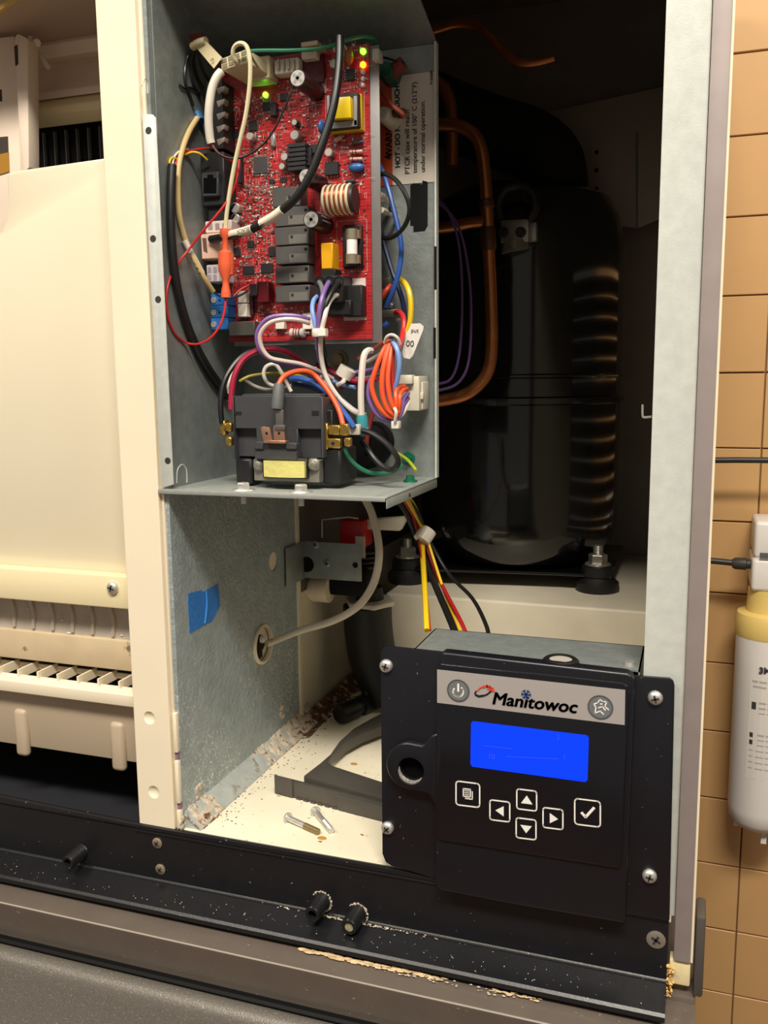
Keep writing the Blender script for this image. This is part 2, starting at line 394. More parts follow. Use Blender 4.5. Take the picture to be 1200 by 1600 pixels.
# galvanised right post and the louvred side panel
mb = MB(); mb.box((-0.0290, 0.004, ZF), (0.0005, 0.0056, 2.05)); mb.box((-0.0290, 0.0056, ZF), (-0.0272, 0.030, 2.05)); mb.build('right_post', GALVL, mc)
mb = MB(); mb.box((0.0010, 0.0, 1.0455), (0.0135, 0.016, 2.06)); mb.build('side_panel_edge', ALU, mc, bevel=.0008)
MB().box((0.0135, 0.0015, 1.0455), (0.0152, 0.0175, 2.06)).build('edge_film', CREAM, mc)
mb = MB(); mb.box((0.0010, 0.016, ZF), (0.0135, 0.42, 2.05)); mb.box((0.0010, 0.72, ZF), (0.0135, 0.765, 2.05))
mb.box((0.0010, 0.42, ZF), (0.0135, 0.72, 1.23)); mb.box((0.0010, 0.42, 1.66), (0.0135, 0.72, 2.05)); mb.build('side_panel', CREAM2, mc)
sl = None
for k in range(14):
    z = 1.236 + k * 0.0307
    M = Matrix.Translation((0.007, 0.57, z)) @ Matrix.Rotation(1.22, 4, 'Y')
    if sl is None: sl = MB().box((-0.0135, -0.15, -0.0012), (0.0135, 0.15, 0.0012), M).build('louvre_slat', mat('slat_grey', '8C857B', .5), mc); z00 = WLOC[sl.name].copy(); zk = z
    else: clone(sl, z00 + Vector((0, 0, z - zk)), mc)
MB().tube([(-0.985, -0.0555, 1.0098), (0.0183, -0.0555, 1.0098)], 0.0008, 8, 1).build('edge_highlight', mat('taupe_edge_highlight', 'A29A8E', .3), ib)  # paler bead: the highlight of the bin's front edge put into colour
# broken foam block and caulk where the side panel ends
mb = MB(); mb.box((-0.0020, 0.002, 1.024), (0.0140, 0.014, 1.0450)); mb.build('foam_block', mat('yellow_foam', 'E0CFA0', .8, var=.1, scale=90), mc, bevel=.0015)
k = MB()
for i in range(60): k.ball((random.uniform(-.0040, .0015), -.0005 + random.uniform(-.001, .003), random.uniform(1.0145, 1.042)), random.uniform(.0004, .0014), 7)
part(k.build('foam_crumbs', mat('orange_foam', 'D9B06A', .9, var=.2, scale=300), mc), None, True)
# small hook on the right post, knockout lights
MB().tube([W(1004, 632, .03), W(1004, 648, .03), W(1006, 652, .03), W(1018, 651, .03)], 0.0009, 6, 3).build('wire_hook', ZINC, mc)

# ---------------------------------------------------------------- black base trim across the front
bt = thing('base_trim', 'glossy black plastic trim rail with two hollow studs below the cabinet floor', 'trim rail', (-0.37, 0.0, 1.012))
ZR = 1.027
prof = [(0.003, 1.0815), (0.0, 1.0825), (-0.0025, 1.0815), (-0.0025, 1.079), (-0.0008, 1.077), (-0.0012, ZR + .002), (-0.003, ZR), (-0.0330, 1.0225), (-0.0350, 1.0205), (-0.0350, 1.0165), (-0.0325, 1.0145), (-0.0300, 1.0165), (0.003, 1.0200)]
extr(prof, -0.985, -0.0035).build('rail', BLACKP, bt, ang=.5)
extr([(-0.0008, 1.0760), (-0.0020, 1.0755), (-0.0020, 1.0745), (-0.0008, 1.0740)], -0.49, -0.19).build('rail_bead', BLACKP, bt)
# raised swell of the top edge towards the left (evaporator side)
MB().prism([(-0.985, -0.0026, 1.0790), (-0.985, -0.0026, 1.0940), (-0.486, -0.0026, 1.0818), (-0.470, -0.0026, 1.0790)], (0, 0.0056, 0)).build('raised_edge', BLACKP, bt, bevel=.0010)
MB().tube([(-0.985, -0.0026, ZR + .0006), (-0.0035, -0.0026, ZR + .0006)], 0.0007, 8, 1).build('rail_bead', mat('ridge_highlight_black', '2C2B2B', .35), bt)  # greyer bead painting the highlight line along the rail's ridge
for i, (px, py) in enumerate(((503, 1408), (559, 1427), (127, 1331))):
    c = W(px, py, -0.001); L = .022 if i < 2 else .021; r = .0082 if i < 2 else .0076
    s_ = MB(); s_.lathe(c, c + Vector((0, -L, 0)), [(0, r * 1.12), (0.08, r), (0.92, r * .9), (1, r * .78), (1, r * .48), (0.4, r * .40), (0.4, 0.0001)], 24, cap=False)
    st = s_.build('stud', BLACKP, bt)
    if i == 1:
        MB().lathe(c + Vector((0, -L * .97, 0)), c + Vector((0, -L * .6, 0)), [(0, r * .47), (1, r * .2)], 16).build('brass_insert', mat('corroded_brass', 'B9B08A', .5, .5, var=.3, scale=400), st)
    if i < 2:
        k = MB()
        for q in range(90):
            a = random.uniform(-0.6, 2.6) if q < 60 else random.uniform(3.4, 5.6); rr = r * random.uniform(1.05, 1.22)
            k.ball(c + Vector((rr * math.cos(a), -.0006, rr * math.sin(a))), random.uniform(.0003, .0008), 6)
        part(k.build('scale_ring', SCALEM, st), None, True)
for (px, py) in ((246, 1317), (251, 1358)):
    screw(bt, W(px, py, -0.001), .0053, mat('rusty_screw', 'A89A84', .45, .7, var=.3, scale=500), ZINCD, .0020, .6)
c = W(1025, 1468, -.0012); screw(bt, c, .0074, mat('flat_screw', 'A9A196', .4, .7), ZINCD, .0012, .5)
k = MB()
for q in range(260):
    x = random.gauss(-0.268, .034); k.ball((x, random.uniform(-.006, -.001), ZR + .0004), random.uniform(.0002, .0008), 6, (1.6, 1, .5))
for q in range(60):
    x = random.uniform(-0.26, -.09); k.ball((x, random.uniform(-.040, -.033), 1.0128), random.uniform(.0003, .0009), 6, (2, 1, .6))
for q in range(170):
    x = random.uniform(-0.70, -.02); k.ball((x, random.uniform(-.030, -.004), 1.0245 + random.uniform(-.001, .0015)), random.uniform(.0002, .0005), 6)
part(k.build('scale_crumbs', SCALEM, bt), None, True)
# light putty squeezed out between trim and bin
k = MB()
for q in range(150):
    t = q / 149; x = -0.302 + .205 * t
    if .62 < t < .80: continue
    k.ball((x, -0.0335 + random.uniform(-.0035, .0015), 1.0128 + random.uniform(-.0006, .0006)), random.uniform(.0008, .0022) * (1 - .55 * t), 7, (2.4, 1.1, .45))
part(k.build('putty_bead', mat('tan_putty', 'C9AE86', .85, var=.3, scale=220), bt), None, True)
# ---------------------------------------------------------------- evaporator side, left of the post
XL, XR = -0.980, -0.487
EV = mat('brown_cream_plastic', 'E6D5C2', 0.45, var=0.05, scale=20)
ef = thing('water_distributor', 'tan plastic water distributor above the cream splash curtain', 'distributor', (-0.6, 0.2, 1.70))
def bandz(py, y, px=100): return W(px, py, y).z
mb = MB()
z = lambda py, y: W(100, py, y).z
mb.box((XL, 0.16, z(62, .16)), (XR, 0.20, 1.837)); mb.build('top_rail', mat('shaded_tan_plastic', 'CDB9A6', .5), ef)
extr([(0.130, z(48, .13)), (0.118, z(66, .118)), (0.124, z(88, .124)), (0.150, z(100, .15)), (0.140, z(128, .14)), (0.128, z(140, .128)), (0.128, z(152, .128)), (0.17, z(152, .17)), (0.19, z(48, .19))], XL, XR).build('distributor', EV, ef, bevel=.001, ang=.4)
extr([(0.135, z(152, .135)), (0.120, z(164, .12)), (0.120, z(176, .12)), (0.13, z(196, .13)), (0.18, z(196, .18)), (0.18, z(152, .18))], XL, XR).build('drip_lip', mat('pale_yellow_plastic', 'F0DFB4', .4), ef, bevel=.001)
# evaporator grid: dark cells with bright fins
eg = thing('evaporator_plate', 'dark evaporator grid with thin bright fins behind the splash curtain', 'evaporator', (-0.6, .16, 1.5))
MB().box((XL, .175, 1.42), (XR, .185, z(194, .18))).build('plate', mat('evaporator_black', '15161B', .3, .4), eg)
x = XL + .006; f0 = None
while x < XR:
    if f0 is None: f0 = MB().box((x, .1705, 1.43), (x + .0011, .1755, z(198, .16))).build('fin', mat('plated_fin', 'A4A5A8', .35, .4), eg); fx = x; fl_ = WLOC[f0.name].copy()
    else: clone(f0, fl_ + Vector((x - fx, 0, 0)), eg)
    x += .0145
for q in range(4):
    MB().box((XL, .155, 1.46 + q * .045), (XR, .1755, 1.4612 + q * .045)).build('row_fin', mat('dark_fin', '2A2B30', .35, .6), eg)
# left bracket with slots
br = thing('evaporator_bracket', 'tan slotted plastic bracket at the upper left edge', 'bracket', (-0.64, .09, 1.66))
B = lambda px, py: W(px, py, .085)
mb = MB(); mb.plate([(-40, 62), (22, 56), (46, 420), (-30, 430)], .085, .008)
mb.plate([(22, 60), (26, 52), (32, 54), (43, 60), (45, 262), (38, 272), (32, 272)], .076, .016); mb.build('bracket_plate', EV, br, bevel=.0015)
for pts in ([(22, 72), (27, 70), (28, 100), (24, 103)], [(-20, 138), (2, 140), (3, 158), (-20, 160)], [(-10, 215), (12, 213), (13, 240), (-10, 245)]):
    MB().plate(pts, .0755 if pts[0][0] > 0 else .0845, .001).build('slot', mat('slot_shadow', '3A3028', .8), br)
MB().plate([(-10, 243), (13, 238), (14, 268), (-8, 275)], .084, .004).build('amber_clip', mat('amber_plastic', 'A37628', .4), br)
arm = MB(); arm.tube([W(48, 57, .10), W(50, 72, .10), W(60, 84, .10), W(76, 106, .10)], .0026, 8, 4); arm.rod(W(58, 67, .098), W(58, 67, .088), .0035); arm.build('hinge_arm', EV, br)
MB().tube([W(-10, 22, .02), W(30, -8, .02)], .0035, 8, 1).build('yellow_cord', mat('yellow_beige', 'BFA25A', .5), br)

# splash curtain
cu = thing('splash_curtain', 'smooth cream plastic splash curtain hanging left of the cabinet post', 'curtain', (-0.6, .05, 1.30))
pts = [(-380, 395), (-8, 372), (4, 360), (10, 344), (13, 320), (11, 275), (16, 268), (215, 240), (250, 925), (-380, 884)]
cp = [W(a, b, .050) for a, b in pts]; cp = [Vector((max(XL, min(p.x, XR - .001)), p.y, p.z)) for p in cp]
MB().prism(cp, (0, .004, 0)).build('curtain_sheet', mat('curtain_cream', 'DED4BB', .22, var=.02, scale=9, coat=.3), cu, bevel=.0015)
lip = MB(); lip.box((XL, .034, W(100, 944, .034).z), (XR - .001, .050, W(100, 894, .034).z)); bar = lip.build('lower_bar', mat('bar_cream', 'E7D9B0', .3), cu, bevel=.002)
screw(bar, W(177, 918, .034), .0062, ZINC, ZINCD, .0045)
# clear deflector with ripples, back strip
wd = thing('water_deflector', 'rippled clear plastic strip under the splash curtain', 'deflector', (-0.6, .06, 1.25))
A0 = W(100, 944, .058); A1 = W(100, 990, .058); A2 = W(100, 1036, .058)
CLR = mat('hazy_clear_plastic', 'B9AFA0', .25, var=.12, scale=30)
sh = MB(); sh.box((XL, .058, A1.z), (XR, .061, A0.z + .03)); sh.build('clear_sheet', CLR, wd)
r0 = None
for q in range(20):
    xx = XL + .018 + q * .0245
    P = [(xx - .004, .0575, A0.z + .01), (xx + .001, .0572, A0.z - .006), (xx + .002, .0572, A0.z - .014), (xx + .0, .0575, A1.z + .003)]
    if r0 is None: r0 = MB().tube(P, .0022, 7, 4).build('ripple_rib', CLR, wd); rl = WLOC[r0.name].copy(); rx = xx
    else: clone(r0, rl + Vector((xx - rx, 0, 0)), wd)
MB().box((XL, .054, A2.z), (XR, .066, A1.z)).build('lower_strip', flecks(mat('strip_cream', 'C9B594', .4, var=.06, scale=40), '7A6A55', 40, .68, .72), wd, bevel=.002)
k = MB()
for q in range(22): k.ball((random.uniform(XL, XR), .0575, random.uniform(A1.z, A0.z)), random.uniform(.001, .002), 8, (1.4, .5, .6))
part(k.build('water_drops', mat('water_drop', 'D8D4CC', .05, spec=.9), wd), None, True)
# water trough
wt = thing('water_trough', 'cream plastic water trough with hanging ribs above the dark bin opening', 'trough', (-0.6, .08, 1.14))
T0 = W(100, 1068, .03).z; T1 = W(100, 1092, .03).z; T2 = W(100, 1122, .045).z; T3 = W(100, 1176, .045).z
extr([(0.030, T0 - .004), (0.040, T0 + .0005), (0.042, T0 - .001), (0.040, T1), (0.030, T1)], XL, XR).build('rim', mat('trough_cream', 'E6DAC2', .35), wt, bevel=.0015)
TR = mat('trough_tan', 'BBAA92', .4)
extr([(0.040, T1 + .001), (0.045, T2), (0.047, T3), (0.085, T3), (0.085, T0 - .02), (0.050, T1)], XL, XR).build('trough_wall', TR, wt, bevel=.001)
for px in (28, 178):
    c = W(px, 1120, .040)
    mb = MB(); mb.box((c.x - .0080, .0405, T3 - .010), (c.x + .0080, .050, T2 + .004)); mb.build('hanging_rib', TR, wt, bevel=.006, seg=3)
g0 = None
for q in range(21):
    xx = XL + .012 + q * .0245
    if g0 is None: g0 = MB().box((xx, .036, T0 - .003), (xx + .0022, .066, T0 + .0065)).build('grate_bar', CREAM, wt); gl = WLOC[g0.name].copy(); gx = xx
    else: clone(g0, gl + Vector((xx - gx, 0, 0)), wt)
# dark chute and partition
MB().box((XL, .064, T0 - .002), (XR, .0665, T0 + .004)).build('rear_rail', CREAM, wt, bevel=.0006)
ch = thing('ice_chute', 'dark grey ice drop chute below the water trough', 'chute', (-0.6, .3, 1.02))
mb = MB(); mb.box((XL, .30, ZF - .034), (XR, .305, 1.25)); mb.build('chute_back', mat('chute_grey', '42434B', .6), ch)
MB().box((XL, .20, 1.25), (XR, .745, 1.255)).build('chute_roof', DARKGREY, ch)
mb = MB(); mb.box((XL, .006, ZF - .035), (XR, .30, ZF - .030)); mb.build('opening_shade_plate', DARKGREY, ch)  # added dark plate over the open bin, in place of the shade inside
MB().box((-0.487, .031, ZF), (-0.447, .758, 2.05)).build('partition', CREAM2, mc)
MB().box((XL + .001, .40, 1.26), (XR - .001, .41, 1.837)).build('inner_back', mat('tan_back', '8B7A67', .6), mc)
# ---------------------------------------------------------------- control box
cb = thing('control_box', 'galvanised steel control box shelf and back plate in the upper middle', 'control box', (-0.335, .08, 1.404))
BX0, BX1, YB, ZS, ZC = -0.4385, -0.2325, 0.150, 1.4045, 1.797
MB().box((BX0, YB, ZS), (BX1, YB + .0015, ZC)).build('back_plate', GALV, cb)
MB().box((BX0 - .0012, .012, ZS), (BX0, YB + .0015, 1.846)).build('side_plate', GALV, cb)
MB().prism([(BX0, YB + .0015, ZC), (BX0, .012, 1.846), (BX0, .012, 1.848), (BX0, YB + .0015, ZC + .0015)], (BX1 - BX0, 0, 0)).build('top_plate', GALV, cb)
sh = MB(); sh.box((-0.4465, -.001, ZS - .0018), (BX1 - .0105, YB, ZS))
sh.box((BX1 - .0105, -.001, ZS - .0018), (BX1, YB, ZS)); sh.box((BX1 - .0012, .0, ZS - .0100), (BX1, YB, ZS - .0018))
sh.box((-0.4465, -.0015, ZS - .0042), (BX1 - .0012, -.0003, ZS)); sh.build('shelf', mat('shelf_galvanised', 'A3A8A3', .42, .3, var=.08, scale=120), cb, bevel=.0006)
c = Vector((BX1 + .0002, .060, ZS - .006)); MB().rod(c - Vector((.001, 0, 0)), c + Vector((.0004, 0, 0)), .0018, n=12).build('rivet_hole', ZINCD, cb)
rf = MB(); rf.box((BX1 - .0005, YB - .006, ZS), (BX1 + .0012, YB + .0015, ZC)); edge = rf.build('edge_fold', GALVL, cb)
for a, b in (((678, 385), (682, 452)), ((677, 512), (681, 560))):
    sm = MB(); sm.slab(a, b, YB - .0065, .0006); sm.build('edge_slot', BLACKM, edge)
# front mounting flange on the left with holes
ff = MB(); A = W(222, 178, .0); Bq = W(243, 178, .0); C_ = W(271, 757, .0); D_ = W(252, 763, .0)
ff.prism([A, Bq + Vector((-.003, 0, 0)), Bq + Vector((0, 0, -.003)), C_, D_], (0, .0012, 0)); fl2 = ff.build('mounting_flange', GALVL, cb, bevel=.0003)
for px, py in ((232, 204), (239, 373), (247, 468), (262, 720)):
    c = W(px, py, -.0001); MB().lathe(c, c + Vector((0, .0008, 0)), [(0, .0030), (1, .0030)], 14).build('screw_hole', ZINCD, fl2)
tb = MB(); tb.tube([WX(222, 134, -.4385), WX(226, 123, -.4385), WX(230, 128, -.4385), WX(231, 146, -.4385)], .0006, 6, 3); tb.tube([WX(276, 755, -.4385), WX(277, 735, -.4385), WX(284, 726, -.4385), WX(291, 733, -.4385), WX(292, 754, -.4385)], .0007, 6, 3); tb.build('louvre_tab', GALVL, cb)
# black slot in the back plate
MB().plate([(646, 286), (660, 288), (660, 282), (668, 284), (668, 352), (664, 360), (646, 362), (646, 352), (641, 352), (641, 290)], YB - .0006, .0005).build('cable_slot', BLACKM, cb)
# bolts on the shelf, green ground screws, hanging pins
for px, py in ((380, 755), (470, 756)):
    c = W(px, py, .012); c.z = ZS
    b_ = MB(); b_.lathe(c, c + Vector((0, 0, .0012)), [(0, .0105), (1, .0095)], 24); b_.lathe(c + Vector((0, 0, .0012)), c + Vector((0, 0, .0065)), [(0, .0058), (.85, .0058), (1, .005)], 6, True); b_.rod(c - Vector((0, 0, .012)), c - Vector((0, 0, .002)), .0026); b_.build('hex_bolt', ZINC, cb, ang=.4)
GRN = mat('green_screw', '2C8A6A', .3, .6)
for px, py, yy, d in ((638, 716, YB - .001, (0, -.006, 0)), (641, 744, .105, (0, 0, .006))):
    c = W(px, py, yy)
    if d[2]: c.z = ZS
    b_ = MB(); b_.lathe(c, c + Vector(d) * .3, [(0, .0066), (1, .0062)], 20); b_.lathe(c + Vector(d) * .3, c + Vector(d), [(0, .0044), (1, .0038)], 6); b_.build('ground_screw', GRN, cb, ang=.4)
c = W(530, 562, YB - .001); b_ = MB(); b_.lathe(c, c + Vector((0, -.008, 0)), [(0, .009), (.3, .009), (.3, .0062), (1, .006)], 18); b_.build('brass_bolt', mat('dull_brass', '8C8266', .4, .8), cb, ang=.4)
# hole the cream tube passes through at the back of the shelf
c = W(586, 690, YB - .001); MB().lathe(c, c + Vector((0, -.003, 0)), [(0, .020), (.6, .020), (1, .018), (1, .014), (0.2, .013)], 28).build('rubber_grommet', BLACKM, cb)
# black pipe clamp/bushing behind the contactor
# warning label
wl = thing('warning_label', 'orange and white warning label stuck on the back plate beside the circuit board', 'label', W(640, 200, YB - .0004))
y_ = YB - .0004
TL = W(598, 128, y_); TR_ = W(679, 111, y_); BR_ = W(679, 284, y_)
lx0 = TL.x - .004; lx1 = TR_.x; lz1 = (TR_.z + W(600, 122, y_).z) / 2; lz0 = BR_.z
MB().box((lx0, y_ - .0002, lz0), (lx1, y_, lz1)).build('label_sheet', mat('label_white', 'D9D0C2', .4), wl)
ob = W(613, 200, y_).x
MB().box((lx0, y_ - .0004, lz0), (ob, y_ - .0002, lz1)).build('orange_band', mat('label_orange', 'D2542A', .4), wl)
UP = Matrix(((0, -1, 0), (0, 0, -1), (1, 0, 0)))     # reading upwards
INK = mat('print_black', '141212', .7)
def lab(body, px, py, size, bold=.00006, nm='print_line'):
    p = W(px, py, y_ - .0005); text(body, nm, p, size, UP, INK, wl, .00004, bold)
lab('WARNING', 612, 246, .0085, .0003)
lab('HOT - DO NOT TOUCH', 625, 262, .0066, .00022)
lab('PTCR case will reach', 640, 272, .0066)
lab('temperature of 100\u00b0 C (212\u00b0F)', 651.5, 270, .0063)
lab('under normal operation.', 664, 269, .0063)
lab('9150680', 676, 132, .0035)
tri = W(608, 250, y_ - .0005); MB().prism([tri + Vector((0.001, 0, 0)), tri + Vector((.001, 0, .006)), tri + Vector((-.005, 0, .003))], (0, .0001, 0)).build('warning_triangle', INK, wl)

# ---------------------------------------------------------------- circuit board
YP = 0.095
pb = thing('circuit_board', 'red circuit board crowded with relays, capacitors and chips in the control box', 'circuit board', W(465, 300, YP + .004))
PCB = mat('pcb_red', 'A01E22', 0.32, var=0.10, scale=60, coat=.2)
def pcb_nodes(m):
    nt = m.node_tree; b = nt.nodes['Principled BSDF']; tc = nt.nodes.new('ShaderNodeTexCoord')
    w = nt.nodes.new('ShaderNodeTexBrick'); w.inputs['Scale'].default_value = 150; w.inputs['Color1'].default_value = (*rgb('97191E'), 1); w.inputs['Color2'].default_value = (*rgb('B3262A'), 1)
    w.inputs['Mortar'].default_value = (*rgb('C9484A'), 1); w.inputs['Mortar Size'].default_value = .018; w.inputs['Brick Width'].default_value = 1.7; w.inputs['Row Height'].default_value = .45
    mp = nt.nodes.new('ShaderNodeMapping'); mp.inputs['Rotation'].default_value = (math.pi / 2, 0, 0)
    nt.links.new(tc.outputs['Object'], mp.inputs['Vector']); nt.links.new(mp.outputs[0], w.inputs['Vector'])
    nt.links.new(w.outputs['Color'], b.inputs['Base Color'])
pcb_nodes(PCB)
BL = W(350, 300, YP).x; BRX = W(579, 300, YP).x; BZ1 = W(578, 68, YP).z; BZ0 = W(578, 529, YP).z
MB().box((BL, YP, BZ0), (BRX, YP + .0016, BZ1)).build('board', PCB, pb)
MB().box((BL + .004, YP + .0022, BZ0 - .004), (BRX + .0085, YP + .0040, BZ1 - .001)).build('backing_plate', ALUP, pb, bevel=.0005)
for z_ in (BZ1 - .012, BZ0 + .02): MB().rod((BL + .02, YP + .004, z_), (BL + .02, YB, z_), .003).build('standoff', WHITEP, pb)
CHIP = mat('chip_black', '26262A', .45); RELAY = mat('relay_charcoal', '4E4D4C', .42, var=.05, scale=200)
SILK = mat('silkscreen_white', 'D8CFC6', .5); TIN = mat('tinned', 'C8C4BC', .3, .8)
def top(px, py, h): return W(px, py, YP - h)
def comp(nm, a, b, h, m, bevel=.0004, parent=None, label=None):
    A = top(*a, h); B_ = top(*b, h)
    mb = MB(); mb.box((min(A.x, B_.x), YP - h, min(A.z, B_.z)), (max(A.x, B_.x), YP, max(A.z, B_.z)))
    return part(mb.build(nm, m, parent or pb, bevel=bevel, seg=1), label)
def ic(nm, a, b, h=.0018, rows='V', n=8, m=None):
    o = comp(nm, a, b, h, m or CHIP, .0002)
    A = top(*a, h); B_ = top(*b, h); x0, x1, z0, z1 = A.x, B_.x, B_.z, A.z
    k = MB()
    for i in range(n):
        t = (i + .5) / n
        if 'V' in rows:
            for zc in (z0 - .0008, z1 + .0008): k.box((x0 + (x1 - x0) * t - .0003, YP - .0008, zc - .0009), (x0 + (x1 - x0) * t + .0003, YP - .0002, zc + .0009))
        if 'H' in rows:
            for xc in (x0 - .0008, x1 + .0008): k.box((xc - .0009, YP - .0008, z0 + (z1 - z0) * t - .0003), (xc + .0009, YP - .0002, z0 + (z1 - z0) * t + .0003))
    part(k.build('pins', TIN, o, smooth=False), None, True)
    return o
# relays
for a, b in (((425, 294), (470, 321)), ((428, 325), (482, 351)), ((429, 356), (482, 381)), ((430, 386), (482, 411)), ((430, 417), (483, 441)), ((430, 447), (484, 471))):
    r = comp('relay', a, b, .016, RELAY, .0006)
    A = top(a[0] + 22, b[1] - 14, .0162); B_ = top(b[0] - 3, b[1] - 2, .0162)
    q = MB(); q.box((A.x, YP - .0162, B_.z), (B_.x, YP - .016, A.z)); q.build('relay_print', mat('relay_print', '67665F', .5), r)
    e = top(a[0] + 27, a[1] + 14, .016); d = MB(); d.lathe(e, e + Vector((0, -.0004, 0)), [(0, .0016), (1, .0014)], 12); d.build('vent_dot', CHIP, r)
    e = top(b[0] - 4, a[1] + 3, .016); d = MB(); d.box((e.x - .0015, YP - .0164, e.z - .001), (e.x + .0015, YP - .0158, e.z + .001)); d.build('corner_notch', BLACKM, r)
comp('relay', (357, 503), (398, 524), .014, mat('dark_relay', '46443F', .5), .0006, None, 'low dark grey relay at the bottom edge of the board')
# electrolytic capacitors: (top centre px, radius px, height, colour, top colour)
CAPB = mat('capacitor_black', '201E24', .3); CAPP = mat('capacitor_plum', '2B1B22', .35); CAPT = mat('capacitor_top', 'D6D3CC', .3, .5); CAPG = mat('capacitor_silver', 'B9B6B2', .3, .6)
def cap(px, py, rpx, h, body, dark_half=False):
    t = top(px, py, h); r = rpx * pxm(t); base = Vector((t.x, YP, t.z))
    k = MB(); k.lathe(base, t, [(0, r), (.04, r), (.08, r * .93), (.12, r), (.97, r), (1, r * .94)], 24); o = k.build('capacitor', body, pb)
    k = MB(); k.lathe(t + Vector((0, .0001, 0)), t + Vector((0, -.0003, 0)), [(0, r * .86), (1, r * .84)], 24); tp = k.build('capacitor_top', CAPT, o)
    if rpx > 10:
        k = MB(); cross(k, t + Vector((0, -.0003, 0)), r * .7, .7, .0001); k.build('vent_mark', CAPG, o)
    if dark_half:
        k = MB(); k.prism([t + Vector((r * .85 * math.cos(a), -.0004, r * .85 * math.sin(a))) for a in [x * .1 + 1.2 for x in range(0, 26)]], (0, -.0001, 0)); k.build('polarity_mark', CAPB, o)
    return o
cap(465, 122, 14, .042, CAPP); c2 = cap(486, 343, 14, .033, CAPB)
t = top(486, 343, .033)
for i in range(3):
    k = MB(); r = 14 * pxm(t) * 1.01
    a0 = -.3 + i * .5
    for q in range(4):
        k.box((-.0003, -.0012, -.0002), (.0003, .0012, .0002), Matrix.Translation((t.x + r * math.cos(a0 + .3), YP - .010 - q * .0045, t.z + r * math.sin(a0 + .3))) @ Matrix.Rotation(-(a0 + .3), 4, 'Y') @ Matrix.Scale(1.6, 4))
    k.build('capacitor_print', CAPT, c2)
cap(478, 276, 13, .033, CAPB)
cap(521, 99, 7, .008, CAPG); cap(460, 191, 5, .008, CAPB); cap(460, 211, 7.5, .010, CAPG); cap(444, 245, 6, .009, CAPG); cap(440, 260, 5, .008, CAPG)
cap(390, 213, 6, .009, CAPG); cap(367, 325, 8, .007, CAPG, True); cap(367, 342, 8, .007, CAPG, True); cap(513, 238, 6.5, .008, CAPG)
# chips
ic('chip', (396, 246), (417, 270), .0016, 'VH', 12, mat('quad_chip', '4A4648', .4))
ic('chip', (388, 189), (401, 203), .0016, 'H', 5); ic('chip', (410, 160), (424, 172), .0016, 'V', 4); ic('chip', (437, 146), (450, 156), .0016, 'H', 4)
ic('chip', (507, 254), (528, 272), .0035, 'V', 4); ic('chip', (540, 108), (553, 124), .0020, 'H', 4); ic('chip', (485, 226), (500, 238), .004, 'V', 3)
ic('chip', (379, 416), (397, 428), .0018, 'V', 8); ic('chip', (407, 412), (426, 426), .0018, 'V', 8); ic('chip', (365, 388), (375, 400), .0018, 'H', 4)
ic('chip', (386, 376), (396, 386), .0018, 'V', 4); ic('chip', (419, 386), (430, 400), .0018, 'V', 4); ic('chip', (420, 280), (428, 287), .0014, 'V', 3); ic('chip', (438, 278), (447, 285), .0014, 'V', 3); ic('chip', (365, 205), (373, 215), .0014, 'H', 3)
comp('black_header', (421, 160), (431, 180), .006, CHIP); comp('black_header', (370, 245), (377, 285), .006, CHIP)
# crystal, inductor tags
comp('crystal', (421, 207), (430, 229), .004, CAPG, .0015)
# LEDs
def led(px, py, col, on=True, r=3.6):
    t = top(px, py, .003); rr = r * pxm(t); k = MB(); k.lathe(Vector((t.x, YP, t.z)), t, [(0, rr), (.6, rr), (.9, rr * .75), (1, rr * .3)], 14)
    o = k.build('indicator_led', mat('led_' + col, col, .3, emit=(6.0 if on else 0)), pb); part(o, ('lit LED' if on else 'unlit white LED'))
led(413, 147, '6BFF22', True, 4.2); led(566, 79, '5CFF25', True, 4.6); led(566, 100, 'FF6A10', True, 4.8)
for py in (112, 122, 132): led(566, py, 'E9D9D4', False, 3.6)
# flyback transformer
T_ = comp('transformer', (513, 152), (565, 203), .008, mat('transformer_yellow', 'D9B512', .4), .0008)
comp('transformer_core', (510, 150), (560, 198), .014, CHIP, .0006, T_)
for a, b in (((510, 149), (515, 196)), ((552, 150), (558, 196)), ((510, 192), (558, 197))): comp('core_band', a, b, .0146, mat('ferrite_grey', '9A989A', .4, .3), .0004, T_)
A = [top(520, 152, .021), top(547, 150, .021), top(549, 184, .021), top(518, 186, .021)]
MB().prism(A, (0, .008, 0)).build('winding_tape', mat('winding_yellow', 'E3C318', .3), T_, bevel=.001)
# yellow film capacitor, blue discs
fc = comp('film_capacitor', (501, 380), (520, 420), .016, mat('film_yellow', 'E0A514', .35), .0008)
DISC = mat('disc_blue', '2B5C9C', .35)
k = MB(); k.ball(top(503, 199, .008), 11 * pxm(top(503, 199, .008)), 14, (.45, 1, 1)); k.build('disc_capacitor', DISC, pb)
k = MB(); k.ball(top(557, 262, .003), .0075, 14, (1, .5, .55)); k.build('disc_capacitor', DISC, pb)
k = MB(); k.ball(top(546, 88, .005), .006, 14, (.6, .8, 1.2)); k.build('disc_capacitor', mat('disc_tan', 'A86A3A', .4), pb, ).__setitem__('label', 'tan disc capacitor under the cable')
